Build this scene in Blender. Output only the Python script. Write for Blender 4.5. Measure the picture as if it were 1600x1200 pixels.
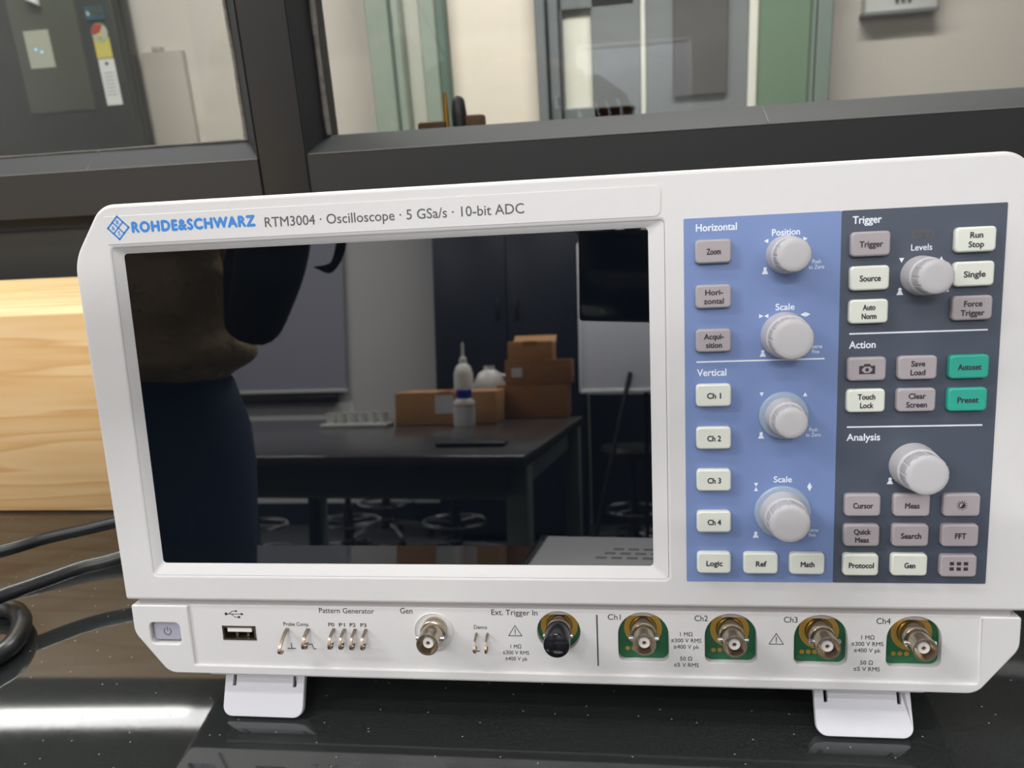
import bpy, bmesh, math, random
from math import sin, cos, pi, radians
from mathutils import Vector, Matrix, Euler

for o in list(bpy.data.objects): bpy.data.objects.remove(o)
SC = bpy.context.scene
COL = SC.collection
random.seed(7)

# ---------------------------------------------------------------- camera
CAMPOS = Vector((0.20483482, -0.28674912, 1.09958959))
FWD = Vector((-0.1305964, 0.94474011, -0.30068372))
RIGHT = Vector((0.9911333, 0.1169185, -0.06312562))
DOWN = Vector((-0.02448181, -0.30626163, -0.95163252))
cd = bpy.data.cameras.new('camera'); cam = bpy.data.objects.new('camera', cd); COL.objects.link(cam)
cd.sensor_width = 36; cd.lens = 36 * 1200 / 1600; cd.clip_start = 0.01; cd.clip_end = 50
cam.matrix_world = Matrix(((RIGHT.x, -DOWN.x, -FWD.x, CAMPOS.x), (RIGHT.y, -DOWN.y, -FWD.y, CAMPOS.y),
                           (RIGHT.z, -DOWN.z, -FWD.z, CAMPOS.z), (0, 0, 0, 1)))
cd.dof.use_dof = True; cd.dof.focus_distance = 0.335; cd.dof.aperture_fstop = 16.0
SC.camera = cam

# ---------------------------------------------------------------- world, exposure, lights
w = bpy.data.worlds.new('world'); SC.world = w; w.use_nodes = True
w.node_tree.nodes['Background'].inputs[0].default_value = (0.9, 0.95, 1, 1)
w.node_tree.nodes['Background'].inputs[1].default_value = 0.05
SC.view_settings.view_transform = 'Standard'; SC.view_settings.look = 'None'
SC.view_settings.exposure = 0.0; SC.view_settings.gamma = 1.0
try: SC.view_settings.use_curve_mapping = False
except Exception: pass

def lin(c):
    r = []
    for x in c:
        x = x / 255
        r.append(x / 12.92 if x <= .04045 else ((x + .055) / 1.055) ** 2.4)
    return (*r, 1)

def link(o, parent=None):
    COL.objects.link(o)
    if parent: o.parent = parent
    return o

def tag(o, label=None, cat=None, group=None, kind=None):
    if label: o['label'] = label
    if cat: o['category'] = cat
    if group: o['group'] = group
    if kind: o['kind'] = kind
    return o

def empty(name, loc=(0, 0, 0), rot=(0, 0, 0), label=None, cat=None, group=None):
    o = bpy.data.objects.new(name, None); COL.objects.link(o)
    o.location = loc; o.rotation_euler = rot; o.empty_display_size = .02
    return tag(o, label, cat, group)

# ---------------------------------------------------------------- materials
def mat(name, rgb, rough=.5, metal=0, ior=1.5, emit=None, es=0, coat=0, spec=None, bump=None, vary=None, trans=0):
    m = bpy.data.materials.new(name); m.use_nodes = True
    nt = m.node_tree; b = nt.nodes['Principled BSDF']
    b.inputs['Base Color'].default_value = lin(rgb)
    b.inputs['Roughness'].default_value = rough; b.inputs['Metallic'].default_value = metal
    b.inputs['IOR'].default_value = ior
    b.inputs['Coat Weight'].default_value = coat
    b.inputs['Transmission Weight'].default_value = trans
    if spec is not None: b.inputs['Specular IOR Level'].default_value = spec
    if emit: b.inputs['Emission Color'].default_value = lin(emit); b.inputs['Emission Strength'].default_value = es
    tc = nt.nodes.new('ShaderNodeTexCoord')
    if vary:     # (scale, amount) mottled colour
        n = nt.nodes.new('ShaderNodeTexNoise'); n.inputs['Scale'].default_value = vary[0]; n.inputs['Detail'].default_value = 6
        nt.links.new(tc.outputs['Object'], n.inputs['Vector'])
        mx = nt.nodes.new('ShaderNodeMix'); mx.data_type = 'RGBA'
        c = lin(rgb); a = vary[1]
        mx.inputs[6].default_value = (c[0] * (1 - a), c[1] * (1 - a), c[2] * (1 - a), 1)
        mx.inputs[7].default_value = (min(1, c[0] * (1 + a)), min(1, c[1] * (1 + a)), min(1, c[2] * (1 + a)), 1)
        nt.links.new(n.outputs['Fac'], mx.inputs[0]); nt.links.new(mx.outputs[2], b.inputs['Base Color'])
    if bump:     # (scale, strength, distance)
        n = nt.nodes.new('ShaderNodeTexNoise'); n.inputs['Scale'].default_value = bump[0]; n.inputs['Detail'].default_value = 4
        nt.links.new(tc.outputs['Object'], n.inputs['Vector'])
        bp = nt.nodes.new('ShaderNodeBump'); bp.inputs['Strength'].default_value = bump[1]; bp.inputs['Distance'].default_value = bump[2]
        nt.links.new(n.outputs['Fac'], bp.inputs['Height']); nt.links.new(bp.outputs[0], b.inputs['Normal'])
    return m

M = {}
M['white'] = mat('white_plastic', (211, 210, 210), .42, bump=(1800, .12, .0002))
M['foot'] = mat('foot_plastic', (200, 200, 206), .4)
M['groove'] = mat('groove_plastic', (168, 163, 163), .6)  # greyer than the casing: shade under the bezel lip put into the colour
M['screen'] = mat('screen_glass', (9, 13, 19), .008, ior=2.2)
M['blue'] = mat('blue_panel', (116, 137, 184), .38)
M['slate'] = mat('slate_panel', (72, 80, 94), .38)
M['btn_grey'] = mat('grey_button', (164, 157, 160), .42)
M['btn_light'] = mat('light_button', (216, 219, 209), .4)
M['btn_teal'] = mat('teal_button', (42, 160, 142), .4)
M['btn_power'] = mat('power_button', (160, 160, 174), .45)
M['knob'] = mat('knob_plastic', (184, 182, 185), .45)
M['ring'] = mat('clear_ring', (146, 162, 182), .3)
M['ink_white'] = mat('white_ink', (225, 232, 242), .5)
M['ink_grey'] = mat('grey_ink', (84, 82, 88), .5)
M['ink_dark'] = mat('dark_ink', (52, 46, 56), .5)
M['ink_blue'] = mat('blue_ink', (58, 130, 206), .5)
M['nickel'] = mat('nickel', (188, 176, 158), .22, 1)
M['hookmetal'] = mat('hook_metal', (150, 136, 122), .35, 1)
M['gold'] = mat('gold_plate', (212, 168, 84), .34, .85)
M['pcb'] = mat('green_board', (30, 94, 60), .3)
M['ptfe'] = mat('white_insulator', (226, 224, 222), .4)
M['pin'] = mat('pin_metal', (160, 96, 50), .3, 1)
M['capblack'] = mat('black_rubber', (20, 20, 26), .16)
M['dark'] = mat('dark_cavity', (38, 34, 34), .6)
M['usbm'] = mat('usb_shell', (165, 155, 140), .3, 1)
M['frame'] = mat('painted_frame', (26, 26, 27), .6, vary=(40, .10), bump=(300, .1, .0003))
M['frame2'] = mat('painted_bead', (21, 23, 27), .65, vary=(60, .08))
M['seal'] = mat('grey_sealant', (104, 100, 94), .6, vary=(160, .8))
M['scratch'] = mat('worn_edge', (112, 112, 110), .6)  # for scratches and for the painted highlight along the frame crease
M['walldark'] = mat('dark_wall', (32, 33, 31), .6, vary=(30, .1))
M['cable'] = mat('cable_rubber', (26, 28, 31), .34, bump=(500, .2, .0004))
M['wall'] = mat('painted_wall', (204, 202, 200), .75, vary=(3, .04), bump=(200, .1, .001))
M['wallback'] = mat('plaster_wall', (196, 188, 180), .75, vary=(1.2, .08))
M['ceil'] = mat('ceiling_paint', (225, 225, 222), .8)
M['floor'] = mat('floor_tile', (70, 70, 72), .4, vary=(8, .1))
M['cream'] = mat('cream_door', (226, 215, 200), .6, vary=(4, .04))
M['gdoor'] = mat('sage_door', (112, 126, 116), .5, vary=(6, .08))
M['gpost'] = mat('sage_post', (138, 148, 136), .5, vary=(20, .08))
M['gdark'] = mat('dark_sage_edge', (86, 104, 94), .5)
M['ggrey'] = mat('grey_door', (112, 116, 118), .45)
M['green'] = mat('green_door', (98, 122, 98), .5, vary=(5, .08))
M['notice'] = mat('dark_notice_board', (72, 70, 70), .5, vary=(9, .25))
M['stripe'] = mat('pale_strip', (218, 216, 204), .6)
M['beige'] = mat('beige_metal', (158, 149, 141), .6)  # tone of the wall shadow beside the appliance
M['fr_body'] = mat('appliance_body', (16, 24, 19), .25)
M['fr_glass'] = mat('appliance_door', (13, 22, 17), .5)
M['fr_panel'] = mat('appliance_panel', (72, 76, 64), .3)
M['card'] = mat('paper_card', (176, 176, 160), .6)
M['lit_dot'] = mat('blue_indicator', (120, 210, 250), .4, emit=(90, 190, 255), es=3)  # glow stands for blue LED reflections, not for a lamp
M['yellow'] = mat('yellow_label', (202, 188, 96), .5)
M['red'] = mat('red_label', (168, 60, 44), .5)
M['paper'] = mat('white_paper', (212, 212, 212), .6)
M['stick_blue'] = mat('blue_sticker', (52, 82, 96), .4)
M['cardboard'] = mat('cardboard', (186, 138, 88), .75, vary=(30, .06))
M['cardboard2'] = mat('cardboard_dark', (158, 112, 70), .75, vary=(30, .06))
M['tape'] = mat('brown_tape', (170, 118, 66), .3)
M['pvc'] = mat('milky_plastic', (226, 226, 222), .35)
M['bluecap'] = mat('blue_cap', (30, 44, 150), .4)
M['orange'] = mat('orange_print', (206, 120, 70), .5)
M['ttop'] = mat('table_top', (74, 72, 70), .18)
M['tframe'] = mat('table_frame', (108, 116, 108), .5)
M['stoolseat'] = mat('stool_seat', (24, 24, 26), .5)
M['chrome'] = mat('chrome', (210, 212, 216), .08, 1)
M['blackm'] = mat('black_metal', (30, 30, 34), .4)
M['blind'] = mat('blind_fabric', (150, 150, 162), .8)
M['wboard'] = mat('whiteboard_surface', (214, 216, 224), .12)
M['cupb'] = mat('navy_cupboard', (32, 36, 46), .35, vary=(3, .15))
M['sweater'] = mat('knit_sweater', (196, 174, 132), .9, bump=(14, .9, .03), vary=(9, .15))
M['sleeve'] = mat('dark_sleeve', (52, 52, 44), .9, bump=(90, .4, .004))  # shaded side of the arm put into a darker cloth colour
M['jeans'] = mat('denim', (48, 68, 98), .85, bump=(400, .3, .001), vary=(7, .2))
M['skin'] = mat('skin', (176, 124, 96), .5)
M['hair'] = mat('dark_hair', (34, 22, 22), .4)
M['eye'] = mat('eye', (30, 22, 20), .2)
M['phone'] = mat('phone_glass', (14, 16, 22), .12)
M['lens'] = mat('phone_lens', (8, 8, 12), .05)
M['nb'] = mat('notebook_cover', (190, 188, 192), .5)
M['fixture'] = mat('fixture_white', (225, 225, 225), .5)
M['rust'] = mat('rusty_metal', (88, 62, 44), .7, .3, vary=(60, .4))
M['brass'] = mat('brass', (190, 140, 66), .35, .9)
M['switchw'] = mat('switch_plate', (206, 206, 204), .4)

def lamp_mat(name, rgb, s):
    m = bpy.data.materials.new(name); m.use_nodes = True; nt = m.node_tree
    for n in list(nt.nodes): nt.nodes.remove(n)
    e = nt.nodes.new('ShaderNodeEmission'); e.inputs[0].default_value = lin(rgb); e.inputs[1].default_value = s
    o = nt.nodes.new('ShaderNodeOutputMaterial'); nt.links.new(e.outputs[0], o.inputs[0]); return m

def glass_mat(name, rgb, ior, rough=0.0):
    m = bpy.data.materials.new(name); m.use_nodes = True; nt = m.node_tree
    for n in list(nt.nodes): nt.nodes.remove(n)
    t = nt.nodes.new('ShaderNodeBsdfTransparent'); t.inputs[0].default_value = lin(rgb)
    g = nt.nodes.new('ShaderNodeBsdfGlossy'); g.inputs['Roughness'].default_value = rough
    f = nt.nodes.new('ShaderNodeFresnel'); f.inputs[0].default_value = ior
    x = nt.nodes.new('ShaderNodeMixShader'); o = nt.nodes.new('ShaderNodeOutputMaterial')
    ge = nt.nodes.new('ShaderNodeNewGeometry'); iv = nt.nodes.new('ShaderNodeMath'); iv.operation = 'SUBTRACT'; iv.inputs[0].default_value = 1; nt.links.new(ge.outputs['Backfacing'], iv.inputs[1])
    mu = nt.nodes.new('ShaderNodeMath'); mu.operation = 'MULTIPLY'; nt.links.new(f.outputs[0], mu.inputs[0]); nt.links.new(iv.outputs[0], mu.inputs[1])
    m2 = nt.nodes.new('ShaderNodeMath'); m2.operation = 'MULTIPLY'; m2.inputs[1].default_value = 1.7; m2.use_clamp = True; nt.links.new(mu.outputs[0], m2.inputs[0])
    nt.links.new(m2.outputs[0], x.inputs[0]); nt.links.new(t.outputs[0], x.inputs[1]); nt.links.new(g.outputs[0], x.inputs[2])
    nt.links.new(x.outputs[0], o.inputs[0]); return m
M['pane_l'] = glass_mat('window_glass', (238, 240, 236), 1.5)
M['pane_r'] = glass_mat('window_glass_clear', (244, 245, 242), 1.5)

def wood_mat():
    m = bpy.data.materials.new('pine_wood'); m.use_nodes = True; nt = m.node_tree; b = nt.nodes['Principled BSDF']
    L = nt.links.new
    tc = nt.nodes.new('ShaderNodeTexCoord')
    mp = nt.nodes.new('ShaderNodeMapping'); mp.inputs['Scale'].default_value = (1.0, 15, 17); L(tc.outputs['Object'], mp.inputs['Vector'])
    nz = nt.nodes.new('ShaderNodeTexNoise'); nz.inputs['Scale'].default_value = 1.3; nz.inputs['Detail'].default_value = 3; L(mp.outputs[0], nz.inputs['Vector'])
    ma = nt.nodes.new('ShaderNodeMath'); ma.operation = 'MULTIPLY'; ma.inputs[1].default_value = 11; L(nz.outputs['Fac'], ma.inputs[0])
    fr = nt.nodes.new('ShaderNodeMath'); fr.operation = 'FRACT'; L(ma.outputs[0], fr.inputs[0])
    cr = nt.nodes.new('ShaderNodeValToRGB')
    e = cr.color_ramp.elements; e[0].position = 0; e[0].color = lin((230, 196, 146)); e[1].position = 1; e[1].color = lin((229, 194, 142))
    x = e.new(.62); x.color = lin((222, 182, 126)); x = e.new(.84); x.color = lin((214, 168, 112)); x = e.new(.93); x.color = lin((224, 184, 130))
    L(fr.outputs[0], cr.inputs[0])
    n2 = nt.nodes.new('ShaderNodeTexNoise'); n2.inputs['Scale'].default_value = 5; L(tc.outputs['Object'], n2.inputs['Vector'])
    mx = nt.nodes.new('ShaderNodeMix'); mx.data_type = 'RGBA'; mx.blend_type = 'MULTIPLY'; mx.inputs[0].default_value = .08
    L(cr.outputs[0], mx.inputs[6]); L(n2.outputs['Color'], mx.inputs[7])
    last = mx.outputs[2]
    # knots: small dark and pale ellipses at their own places on the front face
    for (px, pz, r, c) in ((-.2185, .0335, .0024, (96, 52, 28)), (-.2028, .1455, .0035, (240, 216, 170)), (-.229, .0065, .0035, (240, 212, 164))):
        sp = nt.nodes.new('ShaderNodeVectorMath'); sp.operation = 'DISTANCE'
        mk = nt.nodes.new('ShaderNodeMapping'); mk.inputs['Scale'].default_value = (.75, 0, 1); L(tc.outputs['Object'], mk.inputs['Vector'])
        L(mk.outputs[0], sp.inputs[0]); sp.inputs[1].default_value = (px * .75, 0, pz)
        rp = nt.nodes.new('ShaderNodeMapRange'); rp.inputs[1].default_value = r * .5; rp.inputs[2].default_value = r; rp.inputs[3].default_value = 1; rp.inputs[4].default_value = 0
        L(sp.outputs['Value'], rp.inputs[0])
        m2 = nt.nodes.new('ShaderNodeMix'); m2.data_type = 'RGBA'; m2.inputs[7].default_value = lin(c)
        L(rp.outputs[0], m2.inputs[0]); L(last, m2.inputs[6]); last = m2.outputs[2]
    L(last, b.inputs['Base Color']); b.inputs['Roughness'].default_value = .42
    return m
M['wood'] = wood_mat()

def bench_mat():
    m = bpy.data.materials.new('black_granite'); m.use_nodes = True; nt = m.node_tree; b = nt.nodes['Principled BSDF']; L = nt.links.new
    tc = nt.nodes.new('ShaderNodeTexCoord')
    n = nt.nodes.new('ShaderNodeTexNoise'); n.inputs['Scale'].default_value = 900; n.inputs['Detail'].default_value = 2; L(tc.outputs['Object'], n.inputs['Vector'])
    cr = nt.nodes.new('ShaderNodeValToRGB'); e = cr.color_ramp.elements
    e[0].position = .42; e[0].color = lin((30, 32, 33)); e[1].position = .7; e[1].color = lin((46, 49, 48))
    L(n.outputs['Fac'], cr.inputs[0])
    v = nt.nodes.new('ShaderNodeTexVoronoi'); v.voronoi_dimensions = '2D'; v.inputs['Scale'].default_value = 55; L(tc.outputs['Object'], v.inputs['Vector'])
    rp = nt.nodes.new('ShaderNodeMapRange'); rp.inputs[1].default_value = .008; rp.inputs[2].default_value = .03; rp.inputs[3].default_value = 1; rp.inputs[4].default_value = 0
    L(v.outputs['Distance'], rp.inputs[0])
    mx = nt.nodes.new('ShaderNodeMix'); mx.data_type = 'RGBA'; mx.inputs[7].default_value = lin((130, 132, 120))
    L(rp.outputs[0], mx.inputs[0]); L(cr.outputs[0], mx.inputs[6]); L(mx.outputs[2], b.inputs['Base Color'])
    bp = nt.nodes.new('ShaderNodeBump'); bp.inputs['Strength'].default_value = .1; bp.inputs['Distance'].default_value = .000012
    L(n.outputs['Fac'], bp.inputs['Height']); L(bp.outputs[0], b.inputs['Normal'])
    b.inputs['Roughness'].default_value = .05; b.inputs['IOR'].default_value = 1.8
    return m
M['bench'] = bench_mat()

# ---------------------------------------------------------------- ceiling lights, one of them added
def ceiling_light(x, y, z, L_, W_, power, label, rz=0, col=(1, .99, .98)):
    r = empty('ceiling_light', (x, y, z), (0, 0, rz), label, 'ceiling light', 'ceiling tube lights')
    bm = bmesh.new(); box(bm, (-L_ / 2 - .03, -W_ / 2 - .03, .0), (L_ / 2 + .03, W_ / 2 + .03, .035)); obj('housing', bm, M['fixture'], r)
    ld = bpy.data.lights.new('tube_light', 'AREA'); ld.shape = 'RECTANGLE'; ld.size = L_; ld.size_y = W_; ld.energy = power; ld.color = col
    lo = bpy.data.objects.new('tube_light', ld); COL.objects.link(lo); lo.parent = r; lo.location = (0, 0, -.004)
    return r

# ---------------------------------------------------------------- mesh helpers (metres)
def box(bm, a, b, bevel=0, seg=2):
    vs = [bm.verts.new((x, y, z)) for x in (a[0], b[0]) for y in (a[1], b[1]) for z in (a[2], b[2])]
    fs = [(0, 1, 3, 2), (4, 6, 7, 5), (0, 4, 5, 1), (2, 3, 7, 6), (0, 2, 6, 4), (1, 5, 7, 3)]
    F = [bm.faces.new([vs[i] for i in f]) for f in fs]
    if bevel:
        es = list({e for f in F for e in f.edges})
        bmesh.ops.bevel(bm, geom=es, offset=bevel, segments=seg, affect='EDGES', profile=.5)
    return vs

def obox(bm, c, ax, half, bevel=0):
    """box centred at c with axes ax (3 vectors) and half sizes"""
    vs = []
    for i in (-1, 1):
        for j in (-1, 1):
            for k in (-1, 1):
                vs.append(bm.verts.new(Vector(c) + ax[0] * i * half[0] + ax[1] * j * half[1] + ax[2] * k * half[2]))
    fs = [(0, 1, 3, 2), (4, 6, 7, 5), (0, 4, 5, 1), (2, 3, 7, 6), (0, 2, 6, 4), (1, 5, 7, 3)]
    F = [bm.faces.new([vs[i] for i in f]) for f in fs]
    if bevel: bmesh.ops.bevel(bm, geom=list({e for f in F for e in f.edges}), offset=bevel, segments=3, affect='EDGES', profile=.5)

def prism_x(bm, pts, x0, x1, m0=0, m1=0):
    """polygon pts (y,z) swept along x"""
    A = [bm.verts.new((x0, y, z)) for y, z in pts]; B = [bm.verts.new((x1, y, z)) for y, z in pts]
    n = len(pts)
    bm.faces.new(A); bm.faces.new(B[::-1])
    for i in range(n): bm.faces.new((A[i], B[i], B[(i + 1) % n], A[(i + 1) % n]))

def prism_z(bm, pts, z0, z1):
    A = [bm.verts.new((x, y, z0)) for x, y in pts]; B = [bm.verts.new((x, y, z1)) for x, y in pts]
    n = len(pts)
    bm.faces.new(A); bm.faces.new(B[::-1])
    for i in range(n): bm.faces.new((A[i], B[i], B[(i + 1) % n], A[(i + 1) % n]))

def lathe(bm, prof, n=40, c=(0, 0, 0), mod=None):
    """profile of (r, h) turned about local Z"""
    rings = []
    for r, h in prof:
        if r <= 1e-7: rings.append([bm.verts.new((c[0], c[1], c[2] + h))])
        else:
            ring = []
            for i in range(n):
                a = 2 * pi * i / n; rr = r * (mod(i, h) if mod else 1)
                ring.append(bm.verts.new((c[0] + rr * cos(a), c[1] + rr * sin(a), c[2] + h)))
            rings.append(ring)
    for A, B in zip(rings, rings[1:]):
        if len(A) == 1 and len(B) == 1: continue
        for i in range(n):
            j = (i + 1) % n
            if len(A) == 1: bm.faces.new((A[0], B[i], B[j]))
            elif len(B) == 1: bm.faces.new((A[i], B[0], A[j]))
            else: bm.faces.new((A[i], B[i], B[j], A[j]))

def tube(bm, pts, r, n=10, closed=False):
    pts = [Vector(p) for p in pts]; rings = []
    N = len(pts); up = Vector((0, 0, 1))
    prev = None
    for i, p in enumerate(pts):
        d = (pts[min(i + 1, N - 1)] - pts[max(i - 1, 0)]).normalized()
        if prev is None:
            a = d.cross(up)
            if a.length < 1e-3: a = d.cross(Vector((1, 0, 0)))
        else: a = prev - d * prev.dot(d)
        a.normalize(); prev = a; b = d.cross(a)
        rr = r[i] if isinstance(r, (list, tuple)) else r
        rings.append([bm.verts.new(p + (a * cos(2 * pi * k / n) + b * sin(2 * pi * k / n)) * rr) for k in range(n)])
    for A, B in zip(rings, rings[1:]):
        for k in range(n): bm.faces.new((A[k], A[(k + 1) % n], B[(k + 1) % n], B[k]))
    bm.faces.new(rings[0][::-1]); bm.faces.new(rings[-1])

def spline(pts, k=8):
    """Catmull-Rom through the points"""
    P = [Vector(p) for p in pts]; P = [2 * P[0] - P[1]] + P + [2 * P[-1] - P[-2]]; out = []
    for i in range(1, len(P) - 2):
        for j in range(k):
            t = j / k; a, b, c, d = P[i - 1:i + 3]
            out.append(.5 * ((2 * b) + (c - a) * t + (2 * a - 5 * b + 4 * c - d) * t * t + (3 * b - a - 3 * c + d) * t ** 3))
    out.append(P[-2]); return out

def finish(me, smooth=True, ang=35):
    if smooth:
        for p in me.polygons: p.use_smooth = True
        me.set_sharp_from_angle(angle=radians(ang))
    return me

def obj(name, bm, m, parent=None, loc=(0, 0, 0), rot=None, ang=35, smooth=True):
    if isinstance(bm, bmesh.types.BMesh):
        bmesh.ops.recalc_face_normals(bm, faces=bm.faces)
        me = bpy.data.meshes.new(name); bm.to_mesh(me); bm.free()
        finish(me, smooth, ang)
    else: me = bm
    if m and not me.materials: me.materials.append(m)
    o = bpy.data.objects.new(name, me); link(o, parent); o.location = loc
    if rot: o.rotation_euler = rot
    return o

def struct(name, bm, m, parent=None, loc=(0, 0, 0)):
    o = obj(name, bm, m, parent, loc)
    if parent is None: o['kind'] = 'structure'
    return o

def copy_tree(o, parent=None):
    c = o.copy(); COL.objects.link(c); c.parent = parent
    for ch in o.children: copy_tree(ch, c)
    return c

def text_mesh(s, cap, width=None, bold=0, align='CENTER', lead=.95, space=1):
    """lettering with capital height cap (mm); width fixes the total width; centred vertically"""
    c = bpy.data.curves.new('t', 'FONT'); c.body = s; c.size = 1; c.align_x = align; c.space_line = lead
    c.space_character = space; c.extrude = .02; c.resolution_u = 3
    o = bpy.data.objects.new('t', c); COL.objects.link(o)
    dg = bpy.context.evaluated_depsgraph_get(); dg.update()
    me = bpy.data.meshes.new_from_object(o.evaluated_get(dg)); bpy.data.objects.remove(o); bpy.data.curves.remove(c)
    xs = [v.co.x for v in me.vertices]
    n = s.count('\n'); k = cap / .682 / 1000
    kx = k if width is None else width / 1000 / (max(xs) - min(xs))
    y0 = (.682 - n * lead * 1.0) / 2      # middle of first cap to last baseline
    cx = (max(xs) + min(xs)) / 2 if align == 'CENTER' else min(xs)
    for v in me.vertices: v.co = ((v.co.x - cx) * kx, (v.co.y - y0) * k, v.co.z * .002 + .00004)
    me.materials.clear()
    if bold:
        bm = bmesh.new(); bm.from_mesh(me); me2 = me.copy(); d = bold * cap * 1.5 / 1000
        for v in me2.vertices: v.co.x += d; v.co.z += 1e-6
        bm.from_mesh(me2)
        for v in me2.vertices: v.co.x -= d / 2; v.co.y += d * .5; v.co.z += 1e-6
        bm.from_mesh(me2)
        for v in me2.vertices: v.co.y -= d; v.co.z += 1e-6
        bm.from_mesh(me2); bm.to_mesh(me); bm.free(); bpy.data.meshes.remove(me2)
    return me

# ---- lights
for x, y, p, l in ((-.7, -.35, 16, 'tube light directly above the left of the workbench'), (1.5, -.35, 6, 'tube light directly above the right of the workbench'),
                   (-1.9, -1.0, 46, 'tube light by the left wall of the room'), (.1, -1.6, 14, 'tube light above the right end of the lab table'), (1.7, -1.6, 4, 'tube light above the open floor beside the lab table'),
                   (-1.9, -3.0, 66, 'tube light above the far left of the room'), (.1, -3.0, 78, 'tube light above the navy cupboard'), (2.0, -3.0, 22, 'tube light at the far right of the room')):
    ceiling_light(x, y, 2.70, 1.2, .14, p, l)
ceiling_light(-2.13, 1.93, 2.70, 1.2, .065, 2.6, 'tube light over the room behind the left window pane')
ceiling_light(-1.1, 1.15, 2.70, 1.2, .14, 52, 'tube light just behind the window wall on the left')  # fill lamp added for the back room, clear of the bench reflection
ceiling_light(.5, 1.4, 2.70, 1.2, .14, 50, 'tube light over the room behind the right window pane')

# ================================================================= THE ROOM
WY = .42            # front face of the window wall
def wb(name, a, b, m, bevel=0): 
    bm = bmesh.new(); box(bm, a, b, bevel); return struct(name, bm, m)
wb('floor', (-3.2, -4.5, -.05), (3.2, 2.6, 0), M['floor'])
wb('ceiling', (-3.2, -4.5, 2.78), (3.2, 2.6, 2.85), M['ceil'])
wb('wall_front', (-3.2, -4.5, 0), (3.2, -4.4, 2.78), M['wall'])
wb('wall_left', (-3.3, -4.5, 0), (-3.2, 2.6, 2.78), M['wall'])
wb('wall_right', (3.2, -4.5, 0), (3.3, 2.6, 2.78), M['wall'])
wb('wall_far', (-3.2, 2.5, 0), (3.2, 2.6, 2.78), M['wallback'])
bm = bmesh.new(); box(bm, (-3.2, WY + .014, 0), (3.2, WY + .10, 1.0435)); box(bm, (-3.2, WY, 1.9), (3.2, WY + .10, 2.78))
box(bm, (-3.2, WY, 1.0), (-1.6, WY + .10, 1.9)); box(bm, (1.7, WY, 1.0), (3.2, WY + .10, 1.9))
struct('wall_back', bm, M['walldark'])
# window frame: rails and the mullion
bm = bmesh.new()
box(bm, (-1.6, WY, 1.0565), (-.1158, WY + .10, 1.098), .0007, 1)
box(bm, (-.1145, WY, 1.05), (-.0695, WY + .10, 1.9), .0012, 2)
box(bm, (-.0690, WY + .0008, 1.0565), (1.7, WY + .10, 1.0995), .0007, 1)
box(bm, (-1.6, WY + .02, 1.0435), (1.7, WY + .10, 1.0565))
struct('trim_1', bm, M['frame'])
w1 = bmesh.new()      # left sash: sloped bead, glass 20 mm back
prism_x(w1, [(WY + .0005, 1.098), (WY + .0005, 1.0990), (WY + .020, 1.1165), (WY + .026, 1.1165), (WY + .026, 1.098)], -1.6, -.1158)
prism_z(w1, [(-.1158, WY + .001), (-.1165, WY + .001), (-.1315, WY + .020), (-.1315, WY + .026), (-.1158, WY + .026)], 1.098, 1.9)
W1 = struct('window_1', w1, M['frame2'])
bm = bmesh.new(); box(bm, (-1.6, WY + .020, 1.1165), (-.1315, WY + .024, 1.9)); obj('pane', bm, M['pane_l'], W1)
bm = bmesh.new(); rng = random.Random(3)
tube(bm, [(-.1325 + rng.uniform(-.0006, .0006), WY + .0195, 1.1165 + i * .02) for i in range(40)], [.0019 + rng.uniform(-.0006, .0005) for i in range(40)], 6)
tube(bm, [(-.132 - i * .03, WY + .0195, 1.1168 + rng.uniform(-.0003, .0003)) for i in range(48)], [.0008 + rng.uniform(-.0003, .0004) for i in range(48)], 6)
obj('sealant', bm, M['seal'], W1)
bm = bmesh.new(); tube(bm, [(-1.5, WY + .0002, 1.0987), (-.9, WY + .0002, 1.0985), (-.1165, WY + .0002, 1.0988)], .00035, 5); obj('edge_line', bm, M['scratch'], W1)  # highlight on the crease, drawn as a thin pale tube
bm = bmesh.new(); tube(bm, [(-.288, WY + .001, 1.0995), (-.2865, WY + .009, 1.1068)], .0003, 5); obj('scratch', bm, M['scratch'], W1)
bm = bmesh.new(); tube(bm, [(-.2845, WY + .0155, 1.1128), (-.284, WY + .019, 1.116)], .0003, 5); obj('scratch', bm, M['scratch'], W1)
w2 = bmesh.new()      # right sash, glass 40 mm back
prism_x(w2, [(WY + .0015, 1.0995), (WY + .0015, 1.1003), (WY + .040, 1.1160), (WY + .046, 1.1160), (WY + .046, 1.0995)], -.069, 1.7)
prism_z(w2, [(-.0694, WY + .002), (-.0685, WY + .002), (-.0600, WY + .040), (-.0600, WY + .046), (-.0694, WY + .046)], 1.0995, 1.9)
W2 = struct('window_2', w2, M['frame2'])
bm = bmesh.new(); box(bm, (-.060, WY + .040, 1.116), (1.7, WY + .044, 1.9)); obj('pane', bm, M['pane_r'], W2)
bm = bmesh.new()
tube(bm, [(-.0585 + rng.uniform(-.0007, .0007), WY + .0385, 1.1165 + i * .02) for i in range(40)], [.0026 + rng.uniform(-.0007, .0006) for i in range(40)], 6)
obj('sealant', bm, M['seal'], W2)
bm = bmesh.new(); tube(bm, [(-.066, WY + .0008, 1.1001), (.5, WY + .0008, 1.1000), (1.6, WY + .0008, 1.1001)], .0004, 5); obj('edge_line', bm, M['scratch'], W2)  # right sash: the same painted crease highlight
bm = bmesh.new(); tube(bm, [(.341, WY + .002, 1.1012), (.3415, WY + .036, 1.1152)], [.0005, .0002], 5); obj('scratch', bm, M['scratch'], W2)

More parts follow.
